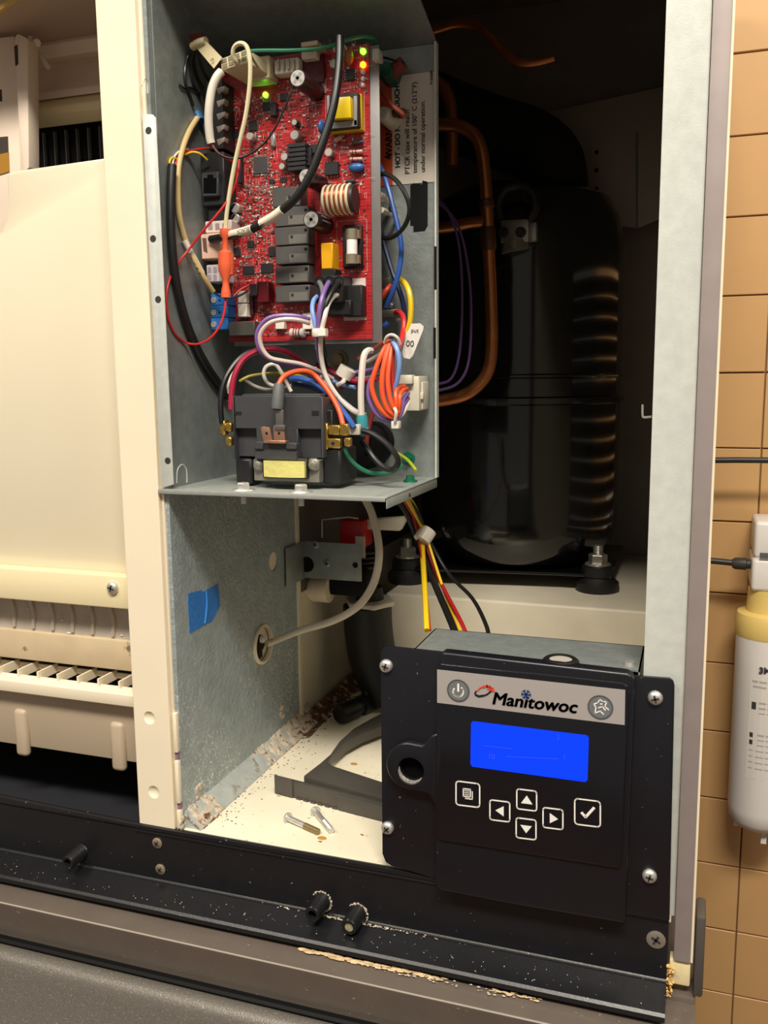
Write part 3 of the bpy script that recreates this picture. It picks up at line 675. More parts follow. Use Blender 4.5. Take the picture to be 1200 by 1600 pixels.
# axial parts
def axial(a, b, r, m, bands=None, h=.003):
    P = top(*a, h); Q = top(*b, h); k = MB(); k.tube([P, P + (Q - P) * .5, Q], r * .22, 6, 1)
    k2 = MB(); k2.lathe(P + (Q - P) * .2, P + (Q - P) * .8, [(0, r * .75), (.08, r), (.25, r * .9), (.75, r * .9), (.92, r), (1, r * .75)], 14); o = k2.build('axial_component', m, pb); k.build('lead', TIN, o)
    for t_, c_ in (bands or []):
        j = MB(); j.lathe(P + (Q - P) * (t_ - .02), P + (Q - P) * (t_ + .02), [(0, r * 1.03), (1, r * 1.03)], 14); j.build('colour_band', mat('band_' + c_, c_, .5), o)
BUFF = mat('resistor_buff', 'C4A292', .5)
axial((545, 225), (573, 221), .0018, CHIP); axial((540, 238), (573, 236), .0016, BUFF, [(.35, '7A3A20'), (.5, '3A2A20')]); axial((540, 249), (573, 248), .0016, BUFF, [(.35, '7A3A20'), (.6, 'C08030')])
axial((536, 285), (560, 282), .0022, CHIP); axial((446, 521), (484, 520), .0048, mat('resistor_grey', 'B8B0AC', .5), [(.4, 'A03020'), (.5, 'A03020'), (.62, '3A2A20')], .006)
axial((520, 222), (538, 212), .0022, BUFF)
# wound choke
t = top(530, 312, .012); k = MB(); L = .013
k.lathe(t + Vector((-.0135, 0, 0)), t + Vector((.0135, 0, 0)), [(0, .0095), (.1, .0125), (.9, .0125), (1, .0095)], 24); ck = k.build('choke', mat('copper_winding', 'A85A2C', .35, .5), pb)
r0 = None
for q in range(6):
    k = MB(); k.lathe(t + Vector((-.0122 + q * .0044, 0, 0)), t + Vector((-.0100 + q * .0044, 0, 0)), [(0, .0128), (.5, .0133), (1, .0128)], 24)
    k.build('winding_band', mat('winding_cream', 'D9CDB2', .45), ck)
k = MB(); k.lathe(t + Vector((.0133, 0, 0)), t + Vector((.0155, 0, 0)), [(0, .0122), (1, .011)], 20); k.build('choke_end', CHIP, ck)
# fuse on its black base
fb = comp('fuse_holder', (534, 352), (566, 418), .005, mat('fuse_black', '1C1A1B', .4), .0015)
P = top(550, 366, .011); Q = top(550, 405, .011)
k = MB(); k.rod(P, Q, .0048); k.build('fuse_tube', mat('fuse_ceramic', 'EDEAE6', .3), fb)
for cc, d in ((P, 1), (Q, -1)):
    k = MB(); k.lathe(cc + Vector((0, 0, .0042)), cc + Vector((0, 0, -.0042)), [(0, .0053), (1, .0053)], 18); k.box((cc.x - .0062, cc.y + .001, cc.z - .0036), (cc.x + .0062, YP - .0045, cc.z + .0036)); k.build('fuse_clip', mat('fuse_cap', 'C9BFA4', .25, .8), fb)
# black plug block lower right
pg = comp('plug_block', (490, 432), (536, 472), .024, mat('plug_black', '1B1B1D', .45), .001)
comp('plug_body', (536, 446), (566, 494), .012, mat('plug_black', '1B1B1D', .45), .001, pg); comp('plug_socket', (505, 470), (548, 492), .018, mat('plug_black', '1B1B1D', .45), .001, pg)
comp('plug_outline', (536, 436), (572, 500), .0006, SILK, .0, pg)
for px in (499, 514, 529):
    t = top(px, 440, .0243); k = MB(); k.lathe(t, t + Vector((0, .002, 0)), [(0, .0048), (0, .0036), (.8, .0034), (.8, .0001)], 18, False); k.build('plug_port', BLACKM, pg)
comp('latch', (501, 421), (524, 432), .016, mat('plug_black', '1B1B1D', .45), .0005, pg)
# white connectors along the top
NYLONY = mat('yellowed_nylon', 'CFC3A0', .35)
A = [W(344, 92, .055), W(386, 76, .055), W(388, 98, .055), W(346, 110, .055)]
k = MB(); k.prism(A, (0.010, .03, -.005)); mx = k.build('nylon_plug', NYLONY, pb, bevel=.0008)
for q in range(4):
    for w_ in range(2):
        c = A[0] + (A[1] - A[0]) * (.14 + .24 * q) + (A[3] - A[0]) * (.28 + .45 * w_)
        u = (A[1] - A[0]) * .09; v = (A[3] - A[0]) * .17
        h = MB(); h.prism([c - u - v, c + u - v, c + u + v, c - u + v], (0, -.0004, 0)); h.build('socket_hole', mat('socket_shade', '7A7458', .6), mx)
comp('nylon_header', (376, 92), (422, 122), .018, NYLONY, .001)
wc = comp('edge_connector', (428, 94), (467, 112), .012, WHITEP, .0008)
for q in range(4): comp('slot_rib', (432 + q * 8, 92), (436 + q * 8, 108), .0145, mat('rib_grey', 'B3AC9C', .5), .0003, wc)
comp('edge_connector', (470, 68), (494, 90), .012, WHITEP, .0008); comp('dark_block', (458, 90), (506, 128), .004, mat('plum_block', '5A1A22', .4), .0006)
comp('heat_pad', (470, 128), (510, 145), .0012, mat('pink_pad', 'C98C90', .5), .0)
# left edge: black terminal blocks with cream fins, modular jack
tbk = comp('terminal_block', (322, 128), (350, 232), .022, mat('terminal_black', '161618', .5), .0006)
for q in range(5):
    P = [top(338, 138 + q * 20, .0225), top(351, 134 + q * 20, .0225), top(350, 141 + q * 20, .0225), top(341, 148 + q * 20, .0225)]
    k = MB(); k.prism(P, (0, .008, 0)); k.build('terminal_fin', mat('fin_cream', '8F847C', .4), tbk, bevel=.0003)
comp('jack_housing', (312, 240), (352, 320), .022, mat('jack_dark', '202124', .5), .001)
jk = comp('modular_jack', (314, 270), (342, 306), .026, mat('jack_face', '3A3B3F', .5), .001)
A = [(318, 302), (318, 278), (324, 278), (324, 273), (333, 273), (333, 278), (338, 278), (338, 302)]
MB().prism([top(*q, .0262) for q in A], (0, .0002, 0)).build('jack_opening', mat('jack_hole', '040405', .8, spec=.1), jk)
comp('jack_housing', (324, 318), (350, 345), .018, mat('jack_dark', '202124', .5), .001)
# left connectors: pink and white nylon sockets, blue terminals
PINKN = mat('pinkish_nylon', 'E3BCA8', .4)
c1 = comp('nylon_socket', (320, 346), (362, 362), .018, mat('white_nylon_pink', 'E0CFC8', .4), .0008)
for q in range(3): comp('socket_hole', (325 + q * 11, 349), (332 + q * 11, 359), .0183, mat('hole_mauve', '9C8A88', .5), .0002, c1)
c3 = comp('nylon_plug', (313, 366), (346, 404), .024, PINKN, .001)
MB().prism([top(316, 372, .0243), top(322, 372, .0243), top(324, 395, .0243), top(318, 392, .0243)], (0, .0003, 0)).build('plug_keyway', mat('keyway', '6A4A40', .6), c3)
c4 = comp('nylon_socket', (322, 414), (350, 440), .020, mat('white_nylon_lilac', 'D6CCD0', .4), .0008)
for q in range(3):
    for w_ in range(2): comp('socket_hole', (324 + q * 9, 417 + w_ * 12), (330 + q * 9, 426 + w_ * 12), .0203, mat('hole_lilac', 'A89CA4', .5), .0002, c4)
BLUET = mat('terminal_blue', '2C6FB8', .4)
for q in range(3):
    t = comp('screw_terminal', (329, 459 + q * 19), (356, 477 + q * 19), .016, BLUET, .0008)
    e = top(334, 469 + q * 19, .0162); k = MB(); k.lathe(e, e + Vector((0, -.0006, 0)), [(0, .0030), (1, .0028)], 14); k.build('terminal_screw', ZINC, t)
    e = top(343, 469 + q * 19, .0162); k = MB(); k.box((e.x - .0008, e.y - .0001, e.z - .0008), (e.x + .0008, e.y + .0003, e.z + .0008)); k.build('probe_hole', BLACKM, t)
# small white plugs, dark red header, black plug
for a, b in (((371, 455), (385, 473)), ((371, 475), (386, 495))): comp('white_plug', a, b, .010, WHITEP, .0006)
comp('pin_row', (387, 458), (396, 492), .004, mat('pin_dark', '3A1418', .5), .0003)
comp('red_header', (401, 440), (420, 472), .012, mat('header_dark_red', '5A0E18', .35), .0006); comp('black_plug', (389, 444), (402, 462), .014, CHIP, .0006)
for a, b in (((430, 502), (444, 514)), ((472, 489), (492, 514))): comp('white_plug', a, b, .006, WHITEP, .0004)
# heat sink comb
hs = comp('heat_sink', (452, 226), (470, 262), .010, mat('sink_grey_green', '6E7A6A', .5), .0003)
for q in range(6): comp('sink_fin', (449, 225 + q * 7.3), (477, 228 + q * 7.3), .013, CHIP, .0002, hs)
comp('power_transistor', (462, 232), (486, 258), .007, CHIP, .0004)
# silk-screen frames and lettering
for a, b in (((500, 292), (562, 336)), ((526, 346), (574, 424)), ((508, 142), (570, 206))):
    A = top(*a, .0002); B_ = top(*b, .0002); k = MB(); w_ = .0002
    for x0, x1, z0, z1 in ((A.x, B_.x, A.z - w_, A.z), (A.x, B_.x, B_.z, B_.z + w_), (A.x, A.x + w_, B_.z, A.z), (B_.x - w_, B_.x, B_.z, A.z)): k.box((x0, YP - .0002, z0), (x1, YP, z1))
    k.build('silk_frame', SILK, pb, smooth=False)
for body, px, py, s in (('LT', 520, 517, .0040), ('SOL', 560, 503, .0038)):
    text(body, 'silk_text', top(px, py, .0003), s, FRONT if len(body) > 3 else UP, SILK, pb, .00004)
# surface-mount clutter: too many to count
random.seed(11)
regs = [((358, 150), (425, 240), 120), ((372, 240), (430, 300), 90), ((380, 290), (428, 440), 230), ((358, 300), (380, 440), 60), ((430, 125), (500, 220), 90), ((480, 210), (574, 290), 80), ((358, 440), (430, 500), 60), ((485, 70), (575, 146), 70), ((400, 480), (500, 525), 50), ((496, 280), (574, 440), 40), ((428, 222), (500, 292), 60)]
k = MB()
for a, b, n in regs:
    for q in range(int(n * 1.5)):
        t = top(random.uniform(a[0], b[0]), random.uniform(a[1], b[1]), 0); l, w_ = random.choice(((.0007, .0004), (.0009, .0005), (.0004, .0007), (.0012, .0006), (.0006, .0011), (.0005, .0005)))
        h = random.uniform(.0004, .0010); k.slot(random.choice((0, 0, 1, 1, 2, 3))).box((t.x - l, YP - h, t.z - w_), (t.x + l, YP, t.z + w_))
        if random.random() < .6: k.slot(1).box((t.x - l - .0003, YP - h * .9, t.z - w_ * .9), (t.x - l + .0004, YP, t.z + w_ * .9)); k.box((t.x + l - .0004, YP - h * .9, t.z - w_ * .9), (t.x + l + .0003, YP, t.z + w_ * .9))
part(k.build('surface_mount_parts', [mat('smd_brown', '6A3A30', .5), TIN, CHIP, SILK], pb, smooth=False), None, True)
k = MB()
for a, b, n in regs:
    for q in range(n):
        t = top(random.uniform(a[0], b[0]), random.uniform(a[1], b[1]), 0); L_ = random.uniform(.002, .009)
        if random.random() < .5: k.box((t.x, YP - .00012, t.z), (t.x + L_, YP, t.z + .0003))
        else: k.box((t.x, YP - .00012, t.z), (t.x + .0003, YP, t.z + L_))
part(k.build('silk_marks', mat('silk_pink', 'D99A96', .5), pb, smooth=False), None, True)
# ---------------------------------------------------------------- contactor on the shelf
YC = 0.030
ct = thing('contactor', 'black plastic contactor with a yellow coil bolted on the control box shelf', 'contactor', W(435, 757, .05))
CB = mat('contactor_charcoal', '3B3C3F', .5, var=.06, scale=120); CBD = mat('contactor_black', '151517', .5)
def cs(nm, a, b, y, t, m, parent=ct, bevel=.0006, label=None):
    return part(MB().slab(a, b, y, t).build(nm, m, parent, bevel=bevel, seg=1), label)
body = cs('housing', (366, 619), (503, 716), YC + .007, .050, CB)
cs('housing_front', (366, 619), (503, 671), YC, .008, CB, body)
cs('housing_front', (400, 668), (466, 716), YC, .008, CB, body)
cs('side_rib', (363, 619), (367.5, 718), YC - .001, .052, CB, body); cs('side_rib', (500, 621), (506, 716), YC - .001, .052, CB, body)
cs('slot', (366, 643), (377, 648), YC - .0004, .001, CBD, body, 0); cs('slot', (487, 642), (498, 649), YC - .0004, .001, CBD, body, 0)
cs('top_lip', (378, 616), (500, 620), YC + .004, .03, CB, body)
cs('coil_bracket', (397, 692), (464, 719), YC - .008, .009, CB, body); cs('bracket_ear', (397, 690), (411, 702), YC - .010, .004, CB, body); cs('bracket_ear', (446, 692), (463, 702), YC - .010, .004, CB, body)
STEEL = mat('laminated_steel', '8F8C82', .45, .6, var=.1, scale=200)
fr = cs('steel_frame', (396, 717), (499, 754), YC - .002, .045, STEEL)
for px in (402, 488):
    cs('frame_lug', (px - 8, 716), (px + 9, 736), YC - .0055, .004, STEEL, fr, .002)
    c = W(px, 727, YC - .0055); MB().lathe(c, c + Vector((0, -.0012, 0)), [(0, .0036), (.6, .0036), (1, .0028)], 16).build('rivet', STEEL, fr)
cs('coil_bobbin', (409, 715), (480, 749), YC - .007, .010, CBD, fr, .001)
A = W(414, 719, YC - .0075); B_ = W(478, 746, YC - .0075)
k = MB(); k.lathe((A.x, YC + .004, (A.z + B_.z) / 2), (B_.x, YC + .004, (A.z + B_.z) / 2), [(0, .0122), (1, .0122)], 20)
cz = (A.z + B_.z) / 2
k = MB(); n = 14; ring = []
for q in range(n + 1):
    t = q / n; ring.append((A.x + (B_.x - A.x) * t, YC - .0105 - .003 * math.sin(math.pi * t), B_.z))
ring += [(B_.x, YC + .002, B_.z), (A.x, YC + .002, B_.z)]
k.prism(ring, (0, 0, A.z - B_.z)); k.build('coil_tape', mat('coil_tape_yellow', 'D6CE7C', .15, coat=.6, bump=.6, bscale=120), fr)
for a, b in (((367, 716), (394, 757)), ((503, 700), (533, 757))):
    cs('mount_leg', a, b, YC + .006, .04, CBD, ct, .002)
cs('side_block', (503, 640), (520, 702), YC + .008, .042, CBD, ct, .001)
GOLD = mat('brass_terminal', 'BC9A50', .25, .85, var=.15, scale=300)
def tabs(lst, y, nm, m):
    for a, b in lst: cs(nm, a, b, y, .0012, m, ct, .0003)
for a, b in (((342, 656), (352, 680)), ((351, 660), (362, 675)), ((351, 682), (362, 697))): cs('terminal', a, b, YC + .012, .008, GOLD, ct, .0012)
for a, b in (((506, 661), (512, 703)), ((512, 664), (530, 680)), ((511, 685), (531, 701)), ((530, 662), (543, 681)), ((537, 684), (547, 698))): cs('terminal', a, b, YC + .004, .006, GOLD, ct, .0008)
c = W(520, 693, YC + .0038); MB().lathe(c, c + Vector((0, .0005, 0)), [(0, .0016), (1, .0016)], 10).build('tab_hole', CBD, ct)
COPT = mat('copper_tab', 'C99B80', .3, .8)
for pts in ([(407, 668), (411, 666), (421, 668), (426, 690), (412, 691)], [(427, 666), (430, 664), (443, 666), (446, 691), (428, 691)]):
    t_ = MB().plate(pts, YC - .012, .0010).build('coil_tab', COPT, ct, bevel=.0003)
    cx = sum(p[0] for p in pts) / 5 + 1; c = W(cx, 677, YC - .0122); MB().lathe(c, c + Vector((0, .0004, 0)), [(0, .0013), (1, .0013)], 10).build('tab_hole', CBD, t_)
cs('tab_foot', (411, 688), (446, 693), YC - .013, .008, COPT, ct, .0004)

# ---------------------------------------------------------------- control panel
PLB = mat('panel_black', '13141A', .33, var=.08, scale=50, bump=.03, bscale=700)
PLB = flecks(PLB, '7A756E', 300, .735, .76)
PLG = mat('panel_overlay_black', '111217', .20)
cp_ = thing('operator_console', 'black control panel with blue display screwed to the lower right front', 'control panel', (-0.12, -.004, 1.09))
yF, yB, yZ = -.004, -.0155, -.0180
fl_pts = [(594, 1022), (597, 1014), (604, 1010), (700, 1020), (990, 1056), (1046, 1060), (1052, 1064), (1054, 1072), (1046, 1440), (978, 1428), (680, 1373), (628, 1358), (612, 1354), (602, 1347), (597, 1334)]
plate_ = MB().plate(fl_pts, yF, .0035).build('mounting_plate', PLB, cp_, bevel=.0010)
bd = [(684, 1026), (692, 1019), (700, 1020), (980, 1052), (988, 1057), (992, 1066), (977, 1444), (800, 1414), (690, 1393), (682, 1388), (679, 1376)]
A = [W(a, b, yB) for a, b in bd]
body_ = MB().prism(A, (0, .0125, 0)).build('raised_body', PLB, cp_, bevel=.0022, seg=3)
bz = [(683, 1043), (688, 1037), (972, 1068), (982, 1072), (984, 1080), (971, 1350), (968, 1357), (690, 1313), (682, 1309), (680, 1302)]
bez = MB().prism([W(a, b, yZ) for a, b in bz], (0, .004, 0)).build('bezel', PLG, body_, bevel=.0010)
# round lock boss with a hole
c = W(640, 1199, -.004); r = 39 * pxm(c)
cB = W(640, 1199, -.0130); jx = W(684, 1200, -.0130).x; z1_ = W(684, 1146, -.013).z; z0_ = W(684, 1268, -.013).z
ring = [cB + Vector((r * math.cos(math.radians(d)), 0, r * math.sin(math.radians(d)))) for d in range(80, 281, 8)]
ring += [Vector((jx - .008, -.013, cB.z - r * 1.02)), Vector((jx, -.013, z0_)), Vector((jx, -.013, z1_)), Vector((jx - .006, -.013, z1_ - .003)), Vector((jx - .013, -.013, cB.z + r * .97))]
bs = MB().prism(ring, (0, .0095, 0)).build('lock_boss', PLB, body_, bevel=.0024, seg=3)
ch_ = cB + Vector((.001, 0, -.003)); carve(bs, [MB().lathe(ch_ + Vector((0, -.004, 0)), ch_ + Vector((0, .0085, 0)), [(0, r * .66), (.32, r * .56), (.5, r * .50), (1, r * .46)], 36)])
k = MB(); k.lathe(ch_ + Vector((0, .0080, 0)), ch_ + Vector((0, .0084, 0)), [(0, r * .45), (1, r * .45)], 24); k.build('boss_hole', mat('hole_black', '050506', .8, spec=.1), bs)
k = MB(); k.tube([ch_ + Vector((r * .50 * math.cos(math.radians(d)), .0012, r * .50 * math.sin(math.radians(d)))) for d in range(170, 331, 16)], [.0003, .0013, .0019, .0021, .0019, .0013, .0003], 8, 3); k.build('worn_rim', mat('worn_grey_edge', '8C8984', .5, .2, var=.5, scale=400), bs)
# overlay print
YO = yZ - .0001
def ov(pts, m, nm, parent=bez, lift=0, t=.0001): return MB().prism([W(a, b, YO - lift) for a, b in pts], (0, t, 0)).build(nm, m, parent, smooth=False)
SILVER = mat('silver_band', 'BAB4B1', .38, .35, var=.03, scale=900)
ov([(683, 1046), (977, 1078), (976, 1133), (683, 1098)], SILVER, 'silver_band')
WHT = mat('print_white', 'EDEAE2', .5); NAVY = mat('logo_navy', '14161F', .5); LOGOB = mat('logo_blue', '24407E', .5); LOGOR = mat('logo_red', 'D8462E', .5)
BTG = mat('button_grey', '7C8084', .35, .3)
def disc(px, py, rpx, m, nm, lift, parent=bez, n=32, inner=None):
    c = W(px, py, YO - lift); r_ = rpx * pxm(c); k = MB()
    if inner is None: k.lathe(c, c + Vector((0, -.0001, 0)), [(0, r_), (1, r_)], n)
    else:
        i_ = inner * pxm(c); k.lathe(c, c + Vector((0, -.0001, 0)), [(0, i_), (0, r_), (1, r_), (1, i_), (0, i_)], n, False)
    return k.build(nm, m, parent, smooth=False)
def stroke(pts, wpx, m, nm, lift, parent, close=False):   # flat print stroke of constant width along pixels
    P = [W(a, b, YO - lift) for a, b in pts]; w_ = wpx * pxm(P[0]) / 2; k = MB()
    n = len(P)
    for i in range(n if close else n - 1):
        a = P[i]; b = P[(i + 1) % n]; d = (b - a).normalized(); q = Vector((-d.z, 0, d.x)) * w_; a = a - d * w_ * .5; b = b + d * w_ * .5
        k.prism([a - q, b - q, b + q, a + q], (0, -.0001, 0))
    return k.build(nm, m, parent, smooth=False)
pw = disc(716, 1079, 17.5, BTG, 'power_button', .0003); disc(716, 1079, 18, mat('button_ring', '4C4F54', .4), 'button_ring', .0005, pw, inner=16)
arc = [(716 + 8 * math.sin(math.radians(a)), 1081 - 8 * math.cos(math.radians(a))) for a in range(38, 323, 15)]
stroke(arc, 2.6, WHT, 'power_symbol', .0005, pw); stroke([(716, 1069), (716, 1080)], 3, WHT, 'power_symbol', .0005, pw)
cl = disc(938, 1105, 19, BTG, 'clean_button', .0003); disc(938, 1105, 19.5, mat('button_ring', '4C4F54', .4), 'button_ring', .0005, cl, inner=17.5)
for pts in ([(930, 1114), (931, 1105), (928, 1100), (934, 1098), (937, 1093), (942, 1096)], [(942, 1096), (948, 1097), (945, 1104), (951, 1109)], [(930, 1114), (938, 1111), (943, 1116)], [(935, 1106), (941, 1104), (946, 1110)], [(938, 1100), (941, 1100)]):
    stroke(pts, 1.8, WHT, 'hand_symbol', .0005, cl)
org = W(767, 1099.5, YO - .0004)
sl_ = (W(903, 1116, YO).z - W(767, 1099.5, YO).z) / (W(903, 1116, YO).x - W(767, 1099.5, YO).x)
lg = text('Manitowoc', 'logo_lettering', org, .0140, FRONT, NAVY, bez, .00005, .0, .2)
me = lg.data; bm = bmesh.new(); bm.from_mesh(me)
for dx, dz in ((.0009, 0), (.00045, .0003), (.00045, -.0003), (.0003, 0), (.0006, 0)):
    m2 = me.copy(); m2.transform(Matrix.Translation((dx, 0, dz))); bm.from_mesh(m2); bpy.data.meshes.remove(m2)
bm.to_mesh(me); bm.free(); w0 = max(v.co.x for v in me.vertices); want = (W(903, 1108, YO) - W(767, 1100, YO)).x
for v in me.vertices: v.co.x *= want / w0
p = W(822, 1085, YO - .0005)
k = MB()
for q in range(3):
    M = Matrix.Translation(p) @ Matrix.Rotation(math.pi / 3 * q, 4, 'Y'); k.box((-.0037, -.0001, -.0005), (.0037, 0, .0005), M)
    for sgn in (-1, 1):
        for ss in (-1, 1): k.box((-.0008, -.0001, -.0003), (.0008, 0, .0003), M @ Matrix.Translation((sgn * .0026, 0, 0)) @ Matrix.Rotation(ss * .9, 4, 'Y') @ Matrix.Translation((sgn * .0008, 0, 0)))
k.build('logo_snowflake', LOGOB, bez, smooth=False)
for pts, w_ in (([(746, 1079), (750, 1075), (756, 1072.5)], 2.2), ([(755, 1073), (761, 1072), (766, 1074)], 4.0), ([(764, 1073), (769, 1076), (771, 1080)], 4.6), ([(762, 1076), (767, 1078)], 3)): stroke(pts, w_, LOGOR, 'logo_swoosh', .0004, bez)
for pts, w_ in (([(744, 1080), (742, 1083), (744, 1086.5)], 2.2), ([(743, 1085.5), (748, 1088), (755, 1087)], 3.2), ([(754, 1087.5), (761, 1085), (767, 1080)], 2.4)): stroke(pts, w_, NAVY, 'logo_swoosh', .0004, bez)
# display
lc = ov([(736, 1130), (739, 1127), (917, 1149), (920, 1153), (918, 1219), (914, 1222), (738, 1198), (735, 1194)], mat('display_blue', '0530E4', .3, emit=.75, spec=.2), 'display', lift=.0002, t=.0004)
LT = mat('display_text', '2440E8', .4, emit=.6)
for bt_, px, py in (('2', 869, 1155), ('10', 762, 1185), ('1', 879, 1186)): text(bt_, 'display_text', W(px, py, YO - .0004), .0058, FRONT, LT, lc, .00004)
stroke([(756, 1165), (800, 1170)], 1, LT, 'display_text', .0004, lc); stroke([(792, 1182), (872, 1186)], 1, LT, 'display_text', .0004, lc)
# keys
def key(px, py, h, skew=.125):
    def q(dx, dy): return (px + dx, py + dy + dx * skew)
    r_ = h * .25; pts = []
    for cx, cy, a0 in ((1, -1, -90), (1, 1, 0), (-1, 1, 90), (-1, -1, 180)):
        for a in range(0, 91, 30): pts.append(q(cx * (h - r_) + r_ * math.cos(math.radians(a0 + a)), cy * (h - r_) + r_ * math.sin(math.radians(a0 + a))))
    o = ov(pts, PLG, 'key', lift=.0002)
    stroke(pts, 2.2, WHT, 'key_outline', .0004, o, True)
    return o, q
o, q = key(731, 1241, 18.5)
stroke([q(-7, -8), q(4, -8), q(4, 4), q(-7, 4)], 1.8, WHT, 'menu_symbol', .0004, o, True); stroke([q(-4, 7), q(7, 7), q(7, -5)], 1.6, WHT, 'menu_symbol', .0004, o)
for dy in (-5, -2, 1): stroke([q(-5, dy), q(2, dy)], 1.2, WHT, 'menu_symbol', .0004, o)
for px, py, tri in ((781, 1267, ((-7, 0), (6, -8), (6, 8))), (823, 1250, ((0, -7), (9, 6), (-9, 6))), (822, 1295, ((0, 7), (9, -5), (-9, -5))), (864, 1279, ((8, 0), (-5, -8), (-5, 8)))):
    o, q = key(px, py, 15.5); ov([q(*t) for t in tri], WHT, 'arrow_symbol', o, .0004)
o, q = key(918, 1270, 20); stroke([q(-9, 1), q(-3, 7), q(10, -9)], 4.2, WHT, 'tick_symbol', .0004, o)
for i, (px, py) in enumerate(((604, 1040), (606, 1293), (1024, 1090), (1015, 1368))): screw(plate_, W(px, py, yF), .0056, ZINC, ZINCD, .0042, .3 + i * .5)
# galvanised box behind the panel
zt = 1.2785
k = MB(); k.box((-0.211, .0, zt - .0012), (-0.0315, .066, zt)); k.box((-0.211, .0648, zt - .09), (-0.0315, .066, zt)); k.box((-0.211, .0, zt - .09), (-0.2098, .066, zt)); k.box((-0.0327, .0, zt - .09), (-0.0315, .066, zt))
rb_ = k.build('rear_box', GALV, cp_)
c = WZ(876, 1036, zt); k = MB(); k.lathe(c, c + Vector((0, 0, .004)), [(0, .0145), (.6, .0140), (1, .012), (1, .0095), (.1, .009), (.1, .0001)], 28, False); k.build('rubber_grommet', RUBBER, rb_)
k = MB(); k.rod(c + Vector((0, 0, .0004)), c + Vector((0, 0, .003)), .0088, n=24); k.build('grommet_plug', mat('plug_grey', 'A8A298', .5), rb_)
k = MB(); k.rod(Vector((-.040, .012, zt)), Vector((-.040, .012, zt + .003)), .004, n=12); k.build('box_screw', ZINC, rb_)

# ---------------------------------------------------------------- things lying on the base pan
GP = mat('dark_grey_plastic', '4A4641', .45, var=.06, scale=80)
fp = thing('plastic_bracket', 'dark grey plastic bracket with a curved arm lying on the cream base pan', 'bracket', (-0.29, .10, ZF))
def FZ(px, py, z): return WZ(px, py, z)
b0 = WZ(430, 1240, ZF); b1 = WZ(598, 1284, ZF)
k = MB(); d = (b1 - b0).normalized(); nrm = Vector((-d.y, d.x, 0)) * .006
def upbar(p, q, z0, z1, th): 
    n_ = Vector((-(q - p).y, (q - p).x, 0)).normalized() * th
    return [Vector((p.x, p.y, z0)), Vector((q.x, q.y, z0)), Vector((q.x, q.y, z1)), Vector((p.x, p.y, z1))], n_
pl, n_ = upbar(b0, b1 + d * .06, ZF + .0012, ZF + .018, .005); k.prism(pl, n_)
bar_ = k.build('front_bar', GP, fp, bevel=.0008)
q0 = b0 - Vector((0, .0012, 0)); pl, n_ = upbar(q0, q0 + d * .022, ZF + .001, ZF + .0205, .0013); k = MB(); k.prism(pl, n_); k.build('bar_end', GP, fp, bevel=.0004)
q1 = b0 + d * .075 - Vector((0, .0012, 0)); pl, n_ = upbar(q1, q1 + d * .08, ZF + .001, ZF + .0165, .0013); k = MB(); k.prism(pl, n_); k.build('bar_step', GP, fp, bevel=.0004)
t0 = None
for q in range(9):
    pp = b0 + d * (.026 + q * .0085) - Vector((0, .001, 0)); pl, n_ = upbar(pp, pp + d * .0055, ZF + .0002, ZF + .0022, .004)
    MB().prism(pl, n_).build('bar_tooth', GP, fp, bevel=.0003)
zt_ = ZF + .018
arm_o = [(474, 1212), (500, 1192), (516, 1178), (530, 1158), (552, 1138), (580, 1122), (640, 1092)]
arm_i = [(640, 1116), (598, 1134), (566, 1146), (540, 1160), (522, 1176), (512, 1190), (520, 1196), (600, 1222), (660, 1242), (660, 1262), (598, 1246), (560, 1236)]
k = MB(); k.prism([WZ(a, b, zt_) for a, b in arm_o + arm_i], (0, 0, -.012)); k.build('curved_arm', GP, fp, bevel=.0015)
def bolt(a, b, lab, m):
    P = WZ(*a, ZF + .0042); Q = WZ(*b, ZF + .0030); d = (Q - P).normalized(); k = MB()
    t = thing('loose_screw', lab, 'screw', (P.x, P.y, ZF), 'loose screws on the base pan')
    k.lathe(P - d * .003, P + d * .0010, [(0, .0022), (.35, .0046), (.9, .0052), (1, .0050)], 18); k.build('screw_head', ZINC, t)
    k = MB(); L = (Q - P).length; n = int(L / .0011); k.lathe(P + d * .001, P + d * L * .55, [(0, .0027), (1, .0027)], 14); k.build('shank', ZINC, t)
    k = MB(); k.lathe(P + d * L * .55, Q, [(i / n, .0027 + (.0003 if i % 2 else -.0002)) for i in range(n + 1)], 14); k.build('thread', m, t)
bolt((450, 1278), (498, 1300), 'loose screw with a brassy threaded tip, left one on the cream base pan', mat('brassy_thread', '9A8660', .4, .7))
bolt((493, 1268), (518, 1298), 'loose plain silver screw, right one on the cream base pan', ZINC)
c = WZ(503, 1310, ZF); tag(MB().ball(c + Vector((0, 0, .0004)), .0035, 12, (1.3, .9, .18)).build('rust_fleck', mat('ochre_fleck', 'B98A3A', .7)), 'small ochre fleck on the base pan beneath the loose screws', 'fleck')
c = WZ(553, 1194, ZF); tag(MB().ball(c + Vector((0, 0, .0004)), .0032, 12, (1.3, .9, .18)).build('rust_fleck', MATS['ochre_fleck']), 'small ochre fleck inside the curve of the grey bracket', 'fleck')
